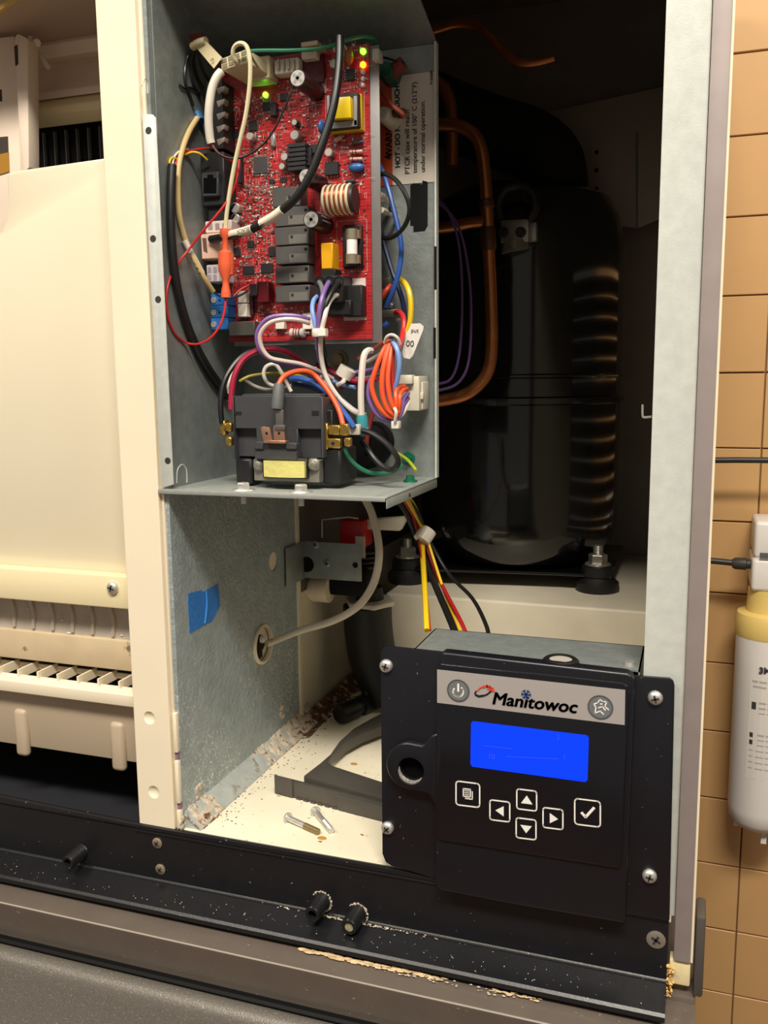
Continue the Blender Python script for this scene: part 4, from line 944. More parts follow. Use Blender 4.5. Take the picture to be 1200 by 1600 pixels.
# blue masking tape on the liner
tp_ = [(294, 928), (315, 922), (318, 925), (326, 920), (341, 912), (344, 946), (331, 971), (320, 976), (297, 990), (295, 955)]
bt2 = thing('masking_tape', 'torn piece of blue masking tape on the galvanised wall', 'tape', WX(318, 985, -.4399))
k = MB(); k.prism([WX(a, b, -.4396) for a, b in tp_], (-.0003, 0, 0)); k.build('tape_sheet', mat('tape_blue', '2474C4', .55, var=.12, scale=200, bump=.3, bscale=200), bt2)
k = MB(); k.tube([WX(322, 924, -.4394), WX(323, 945, -.4394), WX(320, 974, -.4394)], .0013, 7, 3); k.build('tape_fold', mat('tape_blue_fold', '3582D0', .5), bt2)
# ---------------------------------------------------------------- compressor compartment
COMPB = mat('compressor_gloss_black', '0D0D0E', .16, coat=.4)
cx, cy, r = -0.234, 0.585, 0.139
cm = thing('compressor', 'large glossy black compressor on the raised cream plinth', 'compressor', (cx, cy, ZB))
zb = ZB + .022; H = 1.757 - zb
def zz(z): return (z - zb) / H
k = MB(); zs = W(820, 630, .46).z; zs2 = W(820, 588, .46).z
k.lathe((cx, cy, zb), (cx, cy, zb + H), [(0, .02), (.004, r * .55), (.02, r * .80), (.06, r * .94), (.10, r * .985), (.14, r), (zz(zs) - .006, r), (zz(zs) - .002, r * 1.03), (zz(zs) + .012, r * 1.035), (zz(zs) + .016, r * 1.0), (zz(zs2), r * .995), (.83, r * .99), (.90, r * .95), (.95, r * .85), (.98, r * .66), (.995, r * .38), (1, .01)], 72)
cm_b = k.build('shell', COMPB, cm, ang=.5)
k = MB(); k.lathe((cx, cy, zs2 - .003), (cx, cy, zs2 + .003), [(0, r * 1.0), (.3, r * 1.012), (.7, r * 1.012), (1, r * 1.0)], 72, False); k.build('weld_seam', COMPB, cm)
k = MB(); FL = WZ(637, 908, ZB); FR = WZ(933, 922, ZB)
FL.z = FR.z = ZB + .018
k.prism([(FL.x - .018, FL.y - .014, ZB + .0195), (FL.x + .05, FL.y - .016, ZB + .0195), (cx, FL.y - .004, ZB + .0195), (FR.x - .05, FR.y - .016, ZB + .0195), (FR.x + .018, FR.y - .014, ZB + .0195), (FR.x + .018, cy + .12, ZB + .0195), (FL.x - .018, cy + .12, ZB + .0195)], (0, 0, .004)); k.build('base_plate', COMPB, cm, bevel=.001)
NUT = mat('nut_zinc', 'B3AFA4', .3, .8)
def foot(p, par):
    p = Vector((p.x, p.y, ZB))
    k = MB(); k.lathe(p, p + Vector((0, 0, .034)), [(0, .0270), (.10, .0285), (.35, .0275), (.50, .0215), (.55, .0200), (.60, .0215), (.95, .0205), (1, .018)], 28); f = k.build('rubber_foot', RUBBER, par)
    k = MB(); k.lathe(p + Vector((0, 0, .0335)), p + Vector((0, 0, .0365)), [(0, .0165), (.5, .0172), (1, .0160)], 28); k.build('washer', NUT, f)
    k = MB(); k.lathe(p + Vector((0, 0, .0365)), p + Vector((0, 0, .0485)), [(0, .0118), (.1, .0122), (.9, .0122), (1, .0112)], 6); k.build('hex_nut', NUT, f, ang=.4)
    k = MB(); n = 12; k.lathe(p + Vector((0, 0, .048)), p + Vector((0, 0, .060)), [(i / n, .0063 + (.0004 if i % 2 else -.0003)) for i in range(n + 1)], 14); k.build('threaded_stud', NUT, f)
foot(FL, cm); foot(FR, cm)
# valve bracket at the compressor front
vb = thing('valve_bracket', 'small silver bracket with two bolts on the compressor front', 'bracket', W(808, 378, .44))
BRK = mat('bracket_silver', '9C978E', .35, .6)
k = MB(); k.slab((782, 344), (826, 378), .435, .016); k.slab((824, 347), (838, 377), .439, .012); bb = k.build('bracket_body', BRK, vb, bevel=.002)
for px in (787, 814):
    c = W(px, 363, .435); k = MB(); k.lathe(c, c + Vector((0, -.006, 0)), [(0, .0066), (1, .006)], 18); k.lathe(c + Vector((0, -.006, 0)), c + Vector((0, -.010, 0)), [(0, .0045), (1, .0035)], 6); k.build('bracket_bolt', mat('dark_bolt', '3A3733', .4, .6), bb)
k = MB(); k.tube([W(782, 345, .440), W(778, 318, .440), W(790, 296, .440), W(812, 290, .440), W(832, 302, .440), W(836, 325, .440), W(826, 345, .440)], .006, 10, 5); k.build('handle_ring', mat('ring_black', '141312', .5), vb)
k = MB(); k.rod(W(804, 378, .445), W(806, 392, .445), .016, .018, 20); k.build('collar', BRK, vb)
# condenser side plate
pl_ = MB(); pl_.prism([W(a, b, .70) for a, b in ((852, 176), (1060, 130), (1060, 330), (997, 356), (962, 352), (852, 330))], (0, .004, 0))
sp = thing('condenser_plate', 'dull steel plate with three small holes behind the compressor', 'plate', W(950, 356, .70))
pp_ = pl_.build('plate', mat('condenser_plate_grey', 'A79E94', .5, .2), sp, bevel=.0006)
for py in (238, 266, 295):
    c = W(932, py, .6998); MB().lathe(c, c + Vector((0, -.0005, 0)), [(0, .0030), (1, .0030)], 12).build('plate_hole', BLACKM, pp_)
k = MB(); k.tube([W(995, 205, .695), W(995, 280, .695), W(995, 357, .695)], .0012, 6, 2); k.build('plate_edge', GALV, sp)
c = W(1010, 172, .62); MB()
# insulated suction pipe
P = [W(640, 150, .62), W(700, 178, .62), (W(770, 205, .61)), W(828, 226, .60), W(858, 255, .59), W(866, 300, .585), W(866, 330, .585)]
tag(MB().tube(P, .046, 20, 6).build('insulated_suction_pipe', mat('foam_black', '161412', .75, var=.1, scale=40)), 'thick black foam insulated pipe bending down into the compressor top', 'pipe')
# copper tubing
COP = mat('copper', 'A8683F', .34, .85, var=.25, scale=30)
COPD = mat('brazed_joint', '5A3A2C', .5, .6, var=.3, scale=120)
def pipe(nm, pts, rpx, label, joints=()):
    P = [W(*p) for p in pts]; rr = rpx * pxm(P[len(P) // 2]); t = thing(nm, label, 'pipe', P[-1])
    MB().tube(P, rr, 16, 8).build('tube', COP, t)
    for a, b in joints:
        k = MB(); k.lathe(W(*a), W(*b), [(0, rr * 1.05), (.12, rr * 1.22), (.88, rr * 1.22), (1, rr * 1.05)], 18); k.build('brazed_joint', COPD, t)
    return t
cpipe = pipe('copper_pipe', [(640, 196, .33), (690, 195, .33), (720, 198, .33), (742, 212, .33), (753, 238, .33), (758, 280, .33), (761, 330, .33), (764, 400, .33), (767, 470, .33), (768, 545, .33), (760, 585, .33), (735, 612, .33), (700, 624, .33), (640, 632, .33)], 10, 'long bright copper pipe bending down beside the compressor', [((759, 312, .33), (761, 326, .33)), ((762, 355, .33), (764, 392, .33))])
k = MB(); k.tube([W(762, 346, .33), W(735, 348, .33), W(705, 354, .33), W(640, 362, .33)], 9 * pxm(W(700, 350, .33)), 14, 5); k.build('branch_tube', COP, cpipe)
pipe('copper_pipe', [(640, 60, .40), (684, 46, .40), (715, 38, .40), (745, 42, .40), (765, 58, .40), (790, 84, .40), (812, 98, .40), (840, 97, .40), (866, 90, .40)], 7, 'thin dim copper pipe near the top of the compressor compartment')
pipe('copper_pipe', [(640, 118, .45), (684, 130, .45), (700, 150, .45), (706, 185, .45), (706, 260, .45)], 10, 'short dim copper pipe behind the edge of the control box')
# purple wires in the compartment
PUR = mat('wire_purple', '5A3F74', .45)
wire('compartment_wire', [(640, 290, .30), (684, 312, .30), (705, 340, .30), (718, 390, .30), (722, 470, .30), (718, 550, .30), (706, 590, .30), (684, 600, .30), (650, 603, .30)], 2.2, PUR, 'inner purple wire looping beside the copper pipe', group='purple wires beside the copper pipe')
wire('compartment_wire', [(640, 296, .30), (686, 318, .30), (715, 352, .30), (730, 410, .30), (736, 480, .30), (733, 560, .30), (718, 596, .30), (690, 609, .30), (650, 612, .30)], 2.2, PUR, 'outer purple wire looping beside the copper pipe', group='purple wires beside the copper pipe')

# ---------------------------------------------------------------- water valve corner below the shelf
gb = thing('valve_mount', 'small galvanised L bracket with two screws under the shelf', 'bracket', (-0.43, .27, W(500, 905, .285).z))
yv = .2865
A = W(480, 842, yv); B_ = W(565, 906, yv)
k = MB(); k.box((-0.4383, yv, W(520, 906, yv).z), (B_.x, yv + .0014, W(520, 848, yv).z)); fp_ = k.build('face_plate', GALV, gb, bevel=.0006)
k = MB(); k.box((-0.4383, .238, W(520, 906, yv).z - .001), (-0.4370, yv + .001, W(520, 848, yv).z)); k.build('wall_leg', GALV, gb, bevel=.0005)
for px, py in ((493, 851), (511, 880)): screw(fp_, W(px, py, yv), .0048, GALV, ZINCD, .002, .2)
for px, py, rr in ((479, 882, .0095), (555, 883, .0035)):
    c = W(px, py, yv - .0002); MB().lathe(c, c + Vector((0, .0006, 0)), [(0, rr), (1, rr)], 22).build('plate_hole', BLACKM, fp_)
sv = thing('water_valve', 'red coil water valve with black body behind the small galvanised bracket', 'valve', W(545, 950, .33))
RED = mat('coil_red', 'B0151C', .4)
k = MB(); k.slab((530, 812), (568, 858), .315, .034); rc = k.build('coil', RED, sv, bevel=.003)
k = MB(); k.slab((555, 838), (570, 872), .312, .002); k.build('coil_label', mat('label_cream', 'CFC8BC', .5), rc)
MB().tube([W(503, 840, .315), W(503, 812, .315), W(545, 808, .315), W(560, 810, .315)], .0012, 6, 1).build('coil_yoke', ZINC, sv)
k = MB(); k.slab((500, 884), (575, 936), .315, .045); k.build('valve_body', BLACKM, sv, bevel=.008)
c = W(572, 860, .335); k = MB()
for q in range(4): k.lathe(c + Vector((0, 0, -.006 * q)), c + Vector((0, 0, -.006 * q - .004)), [(0, .011), (.3, .0125), (.7, .0125), (1, .011)], 20)
k.build('fitting_rings', mat('dark_nickel', '4A4744', .35, .7), sv)
c = W(502, 920, .318); k = MB(); k.lathe(c + Vector((-.014, 0, 0)), c + Vector((.012, 0, 0)), [(0, .014), (.2, .0165), (1, .0165)], 22); k.build('inlet_cap', CREAM, sv)
k = MB(); k.prism([W(568, 812, .33), W(628, 808, .33), W(632, 815, .33), W(624, 830, .33), W(568, 827, .33)], (0, .012, 0)); tag(k.build('nylon_bar', mat('bar_white', 'D9D2C0', .45), bevel=.0015), 'white nylon bar sticking out right of the red coil', 'bar')
dh = thing('drain_hose', 'fat black drain hose with a cream collar under the water valve', 'hose', W(590, 1080, .36))
P = [W(574, 945, .36), W(576, 985, .36), W(584, 1030, .36), W(610, 1090, .36)]
MB().tube(P, .031, 22, 5).build('hose', RUBBER, dh)
c = W(578, 945, .36); k = MB(); k.lathe(c, c + Vector((0, 0, .008)), [(0, .030), (.2, .033), (.8, .033), (1, .030)], 6); k.build('collar_nut', mat('collar_cream', 'CFC8B8', .45), dh, bevel=.001)
k = MB(); k.lathe(c + Vector((0, 0, .008)), c + Vector((0, 0, .024)), [(0, .018), (1, .016)], 20); k.build('spigot', RUBBER, dh)
hs_ = thing('hose_connector', 'short black plastic hose connector lying on the base pan behind the panel', 'connector', WZ(560, 1125, ZF))
P = WZ(530, 1117, ZF + .0125); Q = WZ(600, 1086, ZF + .0125)
k = MB(); k.lathe(P, Q, [(0, .0105), (.03, .0125), (.35, .0120), (.36, .0098), (.44, .0098), (.45, .0124), (1, .0124)], 24); k.build('barrel', BLACKP, hs_)
k = MB(); mid = P.lerp(Q, .62); k.lathe(mid + Vector((0, 0, .008)), mid + Vector((0, 0, .017)), [(0, .008), (1, .007)], 16); k.build('side_port', BLACKP, hs_)
# harness and tube below the shelf
WB = mat('wire_black', '161617', .4); WY = mat('wire_yellow', 'E2BE1E', .4); WR = mat('wire_red', 'A81C1E', .4); WCR = mat('wire_cream', 'D6CBB4', .42)
yb_ = .20
H_ = [((636, 784, .17), (655, 825, .19), (672, 862, .20), (695, 915, .18), (722, 985, .10), (735, 1020, .055)), ]
wire('harness_wire', [(612, 770, .15), (632, 795, .16), (650, 835, .18), (672, 895, .16), (706, 975, .09), (716, 1005, .05)], 5.5, WB, 'thick black wire running from under the shelf to the control panel box', group=None)
wire('harness_wire', [(620, 765, .148), (640, 795, .158), (658, 828, .178), (684, 900, .16), (722, 975, .09), (732, 1005, .055)], 3.2, WR, 'dark red wire beside the thick black wire below the shelf')
wire('harness_wire', [(624, 762, .146), (644, 793, .157), (662, 828, .176), (660, 856, .17), (663, 910, .12), (667, 985, .068)], 4.2, WY, 'yellow wire hanging straight down from the harness tie')
wire('harness_wire', [(628, 764, .148), (648, 790, .158), (664, 832, .178), (696, 930, .14), (716, 978, .09), (724, 1005, .055)], 2.4, WY, 'thin yellow wire between the black and red wires below the shelf')
wire('harness_wire', [(630, 768, .15), (652, 800, .16), (668, 838, .18), (700, 895, .17), (738, 935, .13), (760, 978, .08), (764, 1003, .058)], 3.0, WB, 'thin black wire with white print bowing out to the right below the shelf')
wire('harness_wire', [(626, 768, .15), (646, 810, .17), (655, 850, .17), (664, 905, .125), (672, 985, .07)], 1.8, WR, 'thin red wire beside the straight yellow wire')
k = MB(); a = W(660, 842, .17); b2 = W(668, 834, .17); d = Vector((1, -.0, .35)).normalized(); k.lathe(W(663, 838, .176) - Vector((.002, .004, .004)), W(663, 838, .176) + Vector((.003, .004, .006)), [(0, .009), (1, .009)], 16); tag(k.build('cable_tie', WHITEP), 'white cable tie around the wires below the shelf', 'cable tie')
tag(MB().tube([W(552, 745, .135), W(566, 772, .135), W(580, 800, .13), (W(590, 838, .12)), W(592, 875, .11), W(582, 915, .105), W(558, 948, .11), W(520, 970, .13), W(470, 985, .16), W(432, 1000, .19), WX(416, 1006, -.4365)], 6.2 * pxm(W(580, 900, .11)), 14, 8).build('cream_tube', mat('tube_cream', 'DDD2BE', .35, coat=.2)), 'cream tube curving from under the shelf into the grommet hole', 'tube')

# ---------------------------------------------------------------- water filter and lines on the tiled wall
wf = thing('water_filter', 'white water filter cartridge with yellow collar hanging on the tan tiles', 'water filter', (0.118, .78, .82))
fx, fy = 0.1205, 0.775
def fz(py): return W(1185, py, fy).z
FW = mat('filter_white', 'E3E0DC', .35)
k = MB(); k.box((fx - .030, fy - .030, fz(918)), (fx + .045, fy + .068, fz(868))); k.box((fx - .028, fy - .020, fz(868)), (fx + .045, fy + .068, fz(812))); hd = k.build('filter_head', FW, wf, bevel=.006, seg=3)
k = MB(); k.box((fx - .020, fy - .0325, fz(866)), (fx + .030, fy - .028, fz(858))); k.build('head_print', mat('head_print_grey', '55585C', .5), hd)
c = Vector((fx + .016, fy - .022, fz(835))); k = MB(); k.lathe(c, c + Vector((0, -.005, 0)), [(0, .013), (1, .011)], 20); k.build('head_button', mat('head_grey', '9A9C9E', .4), hd)
k = MB(); k.lathe((fx, fy, fz(990)), (fx, fy, fz(918)), [(0, .0470), (.1, .0485), (.38, .0485), (.48, .046), (.52, .034), (1, .032)], 36); k.build('collar', mat('collar_yellow', 'E2C778', .4), wf)
k = MB(); k.lathe((fx, fy, fz(1292)), (fx, fy, fz(988)), [(0, .020), (.02, .034), (.06, .0445), (.12, .0465), (1, .0465)], 44); ca = k.build('cartridge', FW, wf)
c = Vector((fx - .030, fy - .010, fz(1285))); k = MB(); k.box((fx - .036, fy - .012, fz(1290)), (fx - .030, fy - .002, fz(1270))); k.build('bottom_lug', FW, wf)
k = MB(); k.box((fx + .004, fy - .02, fz(1308)), (fx + .012, fy - .012, fz(1285))); k.build('bottom_lug', FW, wf)
def wrap(px0, px1, py0, py1, m, nm):     # print lying on the round cartridge
    z0 = fz(py1); z1 = fz(py0); k = MB(); a0, a1 = px0, px1; R_ = .0468; n = 6; vs = []; fs = []
    for i in range(n + 1):
        a = math.radians(a0 + (a1 - a0) * i / n)
        for R2 in (R_, R_ - .0004):
            for z_ in (z0, z1): vs.append((fx + R2 * math.sin(a), fy - R2 * math.cos(a), z_))
    for i in range(n):
        o_ = i * 4; q_ = o_ + 4; fs += [(o_, q_, q_ + 1, o_ + 1), (o_ + 2, o_ + 3, q_ + 3, q_ + 2), (o_ + 1, q_ + 1, q_ + 3, o_ + 3), (o_, o_ + 2, q_ + 2, q_)]
    fs += [(0, 1, 3, 2), (n * 4, n * 4 + 2, n * 4 + 3, n * 4 + 1)]
    k.add(vs, fs); return k.build(nm, m, ca)
wrap(-32, 60, 1042, 1200, mat('filter_label', 'DDD9D2', .5), 'filter_label')
LG = mat('label_grey_print', 'B0ACA4', .6); LD = mat('label_dark_print', '3A3A3C', .6)
for py0, py1, a0, a1 in ((1050, 1053, -28, 20), (1058, 1061, -26, 30), (1082, 1085, -14, 50), (1090, 1093, -14, 50), (1098, 1100, -14, 45), (1131, 1134, -14, 50), (1139, 1141, -14, 50), (1147, 1149, -14, 50), (1156, 1158, -28, 50), (1165, 1167, -28, 50), (1174, 1176, -28, 50), (1183, 1185, -28, 50)):
    o = wrap(a0, a1, py0, py1, LG, 'label_line'); 
for py0, py1, a0, a1 in ((1083, 1094, -27, -19), (1130, 1137, -28, -22), (1141, 1148, -28, -22)): wrap(a0, a1, py0, py1, LD, 'label_symbol')
t3 = text('3M', 'filter_print', Vector((fx - .014, fy - .0475, fz(1037))), .013, FRONT, LD, ca, .0001, .0006)
PIPEB = mat('hose_black', '2A2826', .45)
tag(MB().tube([W(1060, 719, .78), W(1125, 719, .78), W(1180, 719, .78), W(1400, 722, .78)], .0046, 12, 3).build('water_hose', PIPEB), 'thin black hose crossing the tan tiles above the water filter', 'hose')
fh = thing('filter_hose', 'short black hose with fitting entering the left side of the filter head', 'hose', W(1140, 884, .775))
MB().tube([W(1050, 872, .775), W(1110, 876, .775), W(1150, 880, .775)], .0048, 12, 3).build('hose', PIPEB, fh)
k = MB(); a = W(1144, 880, .775); b = Vector((fx - .0305, a.y, W(1168, 881, .775).z)); k.lathe(a, b, [(0, .0065), (.15, .009), (.75, .0095), (.8, .0075), (1, .0075)], 18); k.build('fitting', mat('fitting_dark', '35322F', .5), fh)
tag(MB().box((.16, .768, fz(800)), (.2, .8545, fz(770))).build('filter_bracket', mat('bracket_white', 'CFCBC4', .4)), 'white wall bracket behind the filter head', 'bracket') if False else None
# ---------------------------------------------------------------- wires and connectors in the control box
WB = MATS['wire_black']; WY = MATS['wire_yellow']; WR = mat('wire_bright_red', 'C3282A', .38); WW = mat('wire_white', 'D8D0C4', .4)
WCREAM = mat('wire_yellowed', 'D9CFA8', .4); WBEI = mat('wire_beige', 'C6AE78', .42); WG = mat('wire_green', '2E8060', .4); WO = mat('wire_orange', 'E2572A', .4)
WBL = mat('wire_blue', '2A55A4', .4); WDB = mat('wire_navy', '1E2A52', .4); WLB = mat('wire_light_blue', '7C9CD8', .4); WP = mat('wire_violet', '7A5C9C', .4); WGR = mat('wire_grey', '6A6A6E', .4)
WCR = mat('wire_crimson', '9C1C3A', .35); WPK = mat('wire_pinkish_white', 'CDB8B0', .4); SLV = mat('sleeve_white', 'E4DCC6', .4)
INK2 = mat('sleeve_ink', '2A2826', .6)
def cable(nm, pts, rpx, m, label, sleeves=(), ends=(), group=None, n=14):
    r_ = rpx * pxm(W(*pts[len(pts) // 2])); P = [keep(*p, r_ * 1.05) for p in pts]; t = thing(nm, label, 'cable', P[len(P) // 2], group)
    MB().tube(P, r_, n, 8).build('cable_jacket', m, t)
    for a, b, mm, f in sleeves:
        MB().lathe(W(*a), W(*b), [(0, r_ * f), (1, r_ * f)], n).build('marker_sleeve', mm, t)
    return t, r_
# thick black cable over the board
bc, r_ = cable('power_cable', [(531, 58, .060), (530, 100, .055), (524, 150, .048), (515, 190, .044), (500, 235, .040), (484, 275, .038), (464, 307, .038), (444, 326, .040), (420, 343, .043), (396, 357, .047), (374, 365, .052), (352, 370, .060), (330, 374, .070)], 6.6, WB, 'thick black cable with white marker sleeves crossing the front of the circuit board')
k = MB(); k.tube([W(441, 328, .0400), W(428, 338, .0420), W(408, 350, .0452)], r_ * 1.12, 16, 5); s1 = k.build('marker_sleeve', SLV, bc)
k = MB(); k.tube([W(395, 357.5, .0472), W(378, 363, .051), W(361, 367, .0565)], r_ * 1.12, 16, 5); s2 = k.build('marker_sleeve', SLV, bc)
dv = (W(361, 367, .0565) - W(395, 357, .0472)).normalized()
rt = dv; upv = Vector((0, -1, 0)).cross(rt); upv.normalize(); out = rt.cross(upv)
Mx = Matrix((rt, upv, out)).transposed()
text('BLACK', 'sleeve_print', W(389, 354, .0400) , .0052, Mx, INK2, s2, .00005)
# cream wire looping up from the plug to the coral splice
wire('cream_wire', [(375, 104, .060), (369, 97, .052), (364, 86, .048), (366, 74, .046), (374, 68, .045), (383, 70, .045), (388, 80, .045), (391, 100, .045), (390, 135, .046), (384, 180, .048), (375, 220, .050), (366, 260, .052), (359, 300, .053), (354, 335, .054), (352, 362, .055)], 3.6, WCREAM, 'cream wire looping up from the nylon plug and down to the coral splice')
CORAL = mat('splice_coral', 'E8643E', .35, coat=.3)
sp_ = thing('butt_splice', 'coral insulated crimp splice hanging in front of the board', 'splice', W(353, 465, .055))
k = MB(); k.lathe(W(352, 358, .055), W(353, 465, .055), [(0, .0048), (.09, .0050), (.14, .0028), (.30, .0030), (.34, .0064), (.50, .0067), (.62, .0064), (.74, .0030), (.82, .0030), (.90, .0042), (1, .0045)], 20); k.build('splice_body', CORAL, sp_)
k = MB(); k.slab((343, 395), (363, 430), .0535, .006); k.build('splice_shell', CORAL, sp_, bevel=.0018)
wire('red_wire', [(353, 462, .055), (351, 485, .053), (344, 508, .050), (330, 527, .046), (312, 537, .043), (292, 536, .040), (274, 522, .038), (263, 498, .037), (260, 468, .037), (264, 440, .037), (276, 415, .038), (295, 390, .041), (318, 360, .045), (345, 328, .050), (362, 302, .055), (372, 270, .060), (374, 245, .066)], 1.9, WR, 'thin red wire making a wide loop left of the coral splice')
# white sleeved lead with red and black ends
ws, r_ = cable('sleeved_lead', [(346, 112, .055), (338, 122, .052), (331, 140, .050), (327, 165, .049), (326, 190, .050), (328, 215, .052), (330, 224, .053)], 6.8, WW, 'short thick white sleeved lead at the upper left of the board')
wire('red_wire', [(329, 218, .053), (334, 230, .053), (342, 240, .056), (352, 246, .065), (362, 252, .08)], 2.2, WR, 'short red wire leaving the lower end of the white sleeve')
wire('black_wire', [(331, 222, .053), (340, 238, .052), (358, 247, .052), (378, 246, .052), (398, 236, .052), (416, 220, .053), (432, 196, .054), (446, 165, .055), (457, 140, .056), (462, 130, .06)], 1.7, WB, 'thin black wire curving over the board to the tall capacitor')
# green earth lead on top
wire('green_wire', [(374, 94, .062), (380, 85, .058), (392, 80, .056), (420, 79, .058), (450, 79, .062), (490, 77, .070), (515, 72, .075), (540, 63, .080), (565, 57, .086), (582, 59, .096), (588, 66, .11), (584, 72, .13)], 3.0, WG, 'green wire running along the top edge of the circuit board')
# cream P-marked flag and red tab, black wire bunch
fg = thing('wire_flag', 'cream cloth marker flag folded over the wires at top left', 'marker flag', W(320, 100, .06))
k = MB(); A = [W(303, 70, .060), W(316, 62, .056), W(324, 66, .055), (W(347, 90, .052)), W(334, 107, .053)]
k.prism(A, (0, .0006, 0)); k.tube([W(301, 73, .061), W(311, 67, .058), W(322, 64, .056)], .0036, 10, 3); fs_ = k.build('flag_sheet', mat('flag_cream', 'D8CBA2', .55), fg)
rt = (W(332, 99, .053) - W(326, 89, .053)).normalized(); rt = Vector((.72, 0, -.69)); upv = Vector((.69, 0, .72)); out = Vector((0, -1, 0))
text('P', 'flag_print', W(328, 95, .0515), .0050, Matrix((rt, upv, out)).transposed(), INK2, fs_, .00005)
k = MB(); k.plate([(295, 54), (315, 51), (317, 62), (301, 72)], .062, .002); tag(k.build('red_tab', mat('tab_dark_red', '7A1F1A', .5)), 'dark red tab behind the cream marker flag', 'tab')
for i, pts in enumerate(([(304, 74, .062), (294, 88, .064), (289, 108, .068), (290, 130, .074), (297, 150, .08), (302, 166, .082)], [(305, 76, .064), (303, 95, .07), (308, 120, .078), (318, 138, .085)], [(309, 76, .064), (312, 92, .07), (318, 112, .078), (328, 128, .085)], [(302, 80, .064), (298, 104, .07), (302, 130, .08), (312, 150, .088)], [(280, 132, .08), (288, 138, .08), (298, 137, .08), (312, 146, .085)])):
    wire('black_wire', pts, 2.4 if i < 4 else 1.6, WB, ['leftmost black wire bowing out below the cream marker flag', 'second black wire falling straight below the cream marker flag', 'rightmost black wire of the bunch below the cream marker flag', 'inner black wire of the bunch below the cream marker flag', 'short black wire stub left of the terminal block'][i])
k = MB(); k.lathe(W(301, 166, .082), W(313, 190, .078), [(0, .0036), (.5, .0040), (.55, .0048), (1, .0046)], 12); tag(k.build('blue_crimp', mat('crimp_blue', '2A5C8C', .4)), 'blue crimp terminal at the end of the black wire bunch', 'crimp')
# beige tube with a printed band
bg_, r_ = cable('beige_lead', [(308, 185, .090), (296, 205, .078), (286, 230, .066), (279, 262, .056), (278, 300, .050), (280, 335, .046), (286, 362, .045), (294, 385, .046), (306, 410, .050), (319, 434, .056), (333, 456, .066)], 4.4, WBEI, 'beige sleeved lead running down the left of the board to the blue terminals')
k = MB(); k.tube([keep(288, 376, .0455, r_ * 1.05), keep(299, 396, .048, r_ * 1.05), keep(316, 428, .055, r_ * 1.05)], r_ * 1.12, 14, 5); sl2 = k.build('marker_band', mat('band_clear_white', 'D8D4CC', .3), bg_)
k = MB()
for q in range(7):
    t = q / 6; c = keep(290 + 24 * t, 380 + 46 * t, .0455 + .008 * t, r_ * 1.05) - Vector((0, r_ * 1.13, 0)); k.box((c.x - .0006, c.y - .0002, c.z - .0012), (c.x + .0014, c.y, c.z - .0004))
k.build('band_print', INK2, sl2)
wire('black_wire', [(333, 455, .066), (342, 462, .064), (358, 465, .066), (374, 462, .072), (388, 454, .080)], 1.8, WB, 'short black wire from the beige lead to the small white plugs')
wire('red_wire', [(365, 463, .07), (374, 454, .075), (384, 448, .08), (394, 445, .084)], 1.6, WR, 'short red wire above the small white plugs')
# fat black jacket on the left with coloured cores
cable('jacketed_cable', [(269, 258, .050), (267, 300, .045), (267, 350, .042), (270, 400, .042), (277, 450, .044), (290, 500, .052), (308, 545, .066), (328, 580, .085), (345, 604, .105), (356, 620, .12)], 6.8, WB, 'fat black jacketed cable running down the left of the control box')
for pts, m, lab in (([(266, 262, .05), (265, 252, .05), (270, 246, .05), (276, 250, .05), (274, 262, .05)], WY, 'yellow core curling out of the fat black jacket'), ([(269, 262, .05), (272, 246, .05), (281, 236, .052), (294, 233, .058)], WW, 'white core leaving the fat black jacket'), ([(272, 262, .05), (278, 246, .05), (288, 238, .053), (306, 234, .062), (328, 231, .074)], WR, 'upper red core leaving the fat black jacket'), ([(274, 262, .05), (280, 250, .05), (290, 242, .053), (302, 238, .06)], mat('wire_dark_red', '8C2420', .4), 'lower red core leaving the fat black jacket'), ([(288, 242, .053), (300, 238, .058), (312, 240, .062), (324, 250, .068)], WY, 'yellow core arching right above the fat black jacket')):
    wire('core_wire', pts, 1.7, m, lab)
# harness from the black plug down through the tie
for pts, m, lab in (([(499, 441, .072), (503, 450, .062), (505, 465, .055), (503, 490, .052), (501, 520, .055), (499, 545, .07), (503, 575, .09)], WGR, 'grey wire from the left port of the black plug'),
                    ([(514, 441, .072), (508, 452, .058), (502, 470, .050), (498, 495, .048), (497, 520, .052), (497, 545, .062), (502, 570, .08), (512, 590, .10)], WP, 'violet wire from the middle port of the black plug'),
                    ([(530, 442, .072), (520, 455, .060), (510, 475, .053), (504, 500, .052), (503, 521, .055), (506, 545, .07), (512, 570, .09)], WB, 'black wire from the right port of the black plug'),
                    ([(531, 461, .076), (522, 463, .066), (513, 475, .056), (507, 497, .049), (502, 521, .051), (501, 545, .055), (505, 575, .06), (515, 600, .062), (530, 622, .064), (548, 640, .066), (562, 648, .07)], WW, 'white wire from the black plug down past the cable tie'),
                    ([(497, 462, .075), (490, 470, .062), (488, 485, .055), (492, 505, .053), (496, 520, .055), (496, 545, .07)], WLB, 'pale blue wire on the left of the black plug')):
    wire('harness_wire', pts, 3.8, m, lab)
k = MB(); c = W(500, 520, .052); k.lathe(c + Vector((0, 0, -.0035)), c + Vector((0, 0, .0035)), [(0, .0066), (.2, .0072), (.8, .0072), (1, .0066)], 18); k.box((c.x + .002, c.y - .0095, c.z - .003), (c.x + .009, c.y - .004, c.z + .003)); tag(k.build('cable_tie', WHITEP), 'white cable tie gathering the wires below the black plug', 'cable tie')
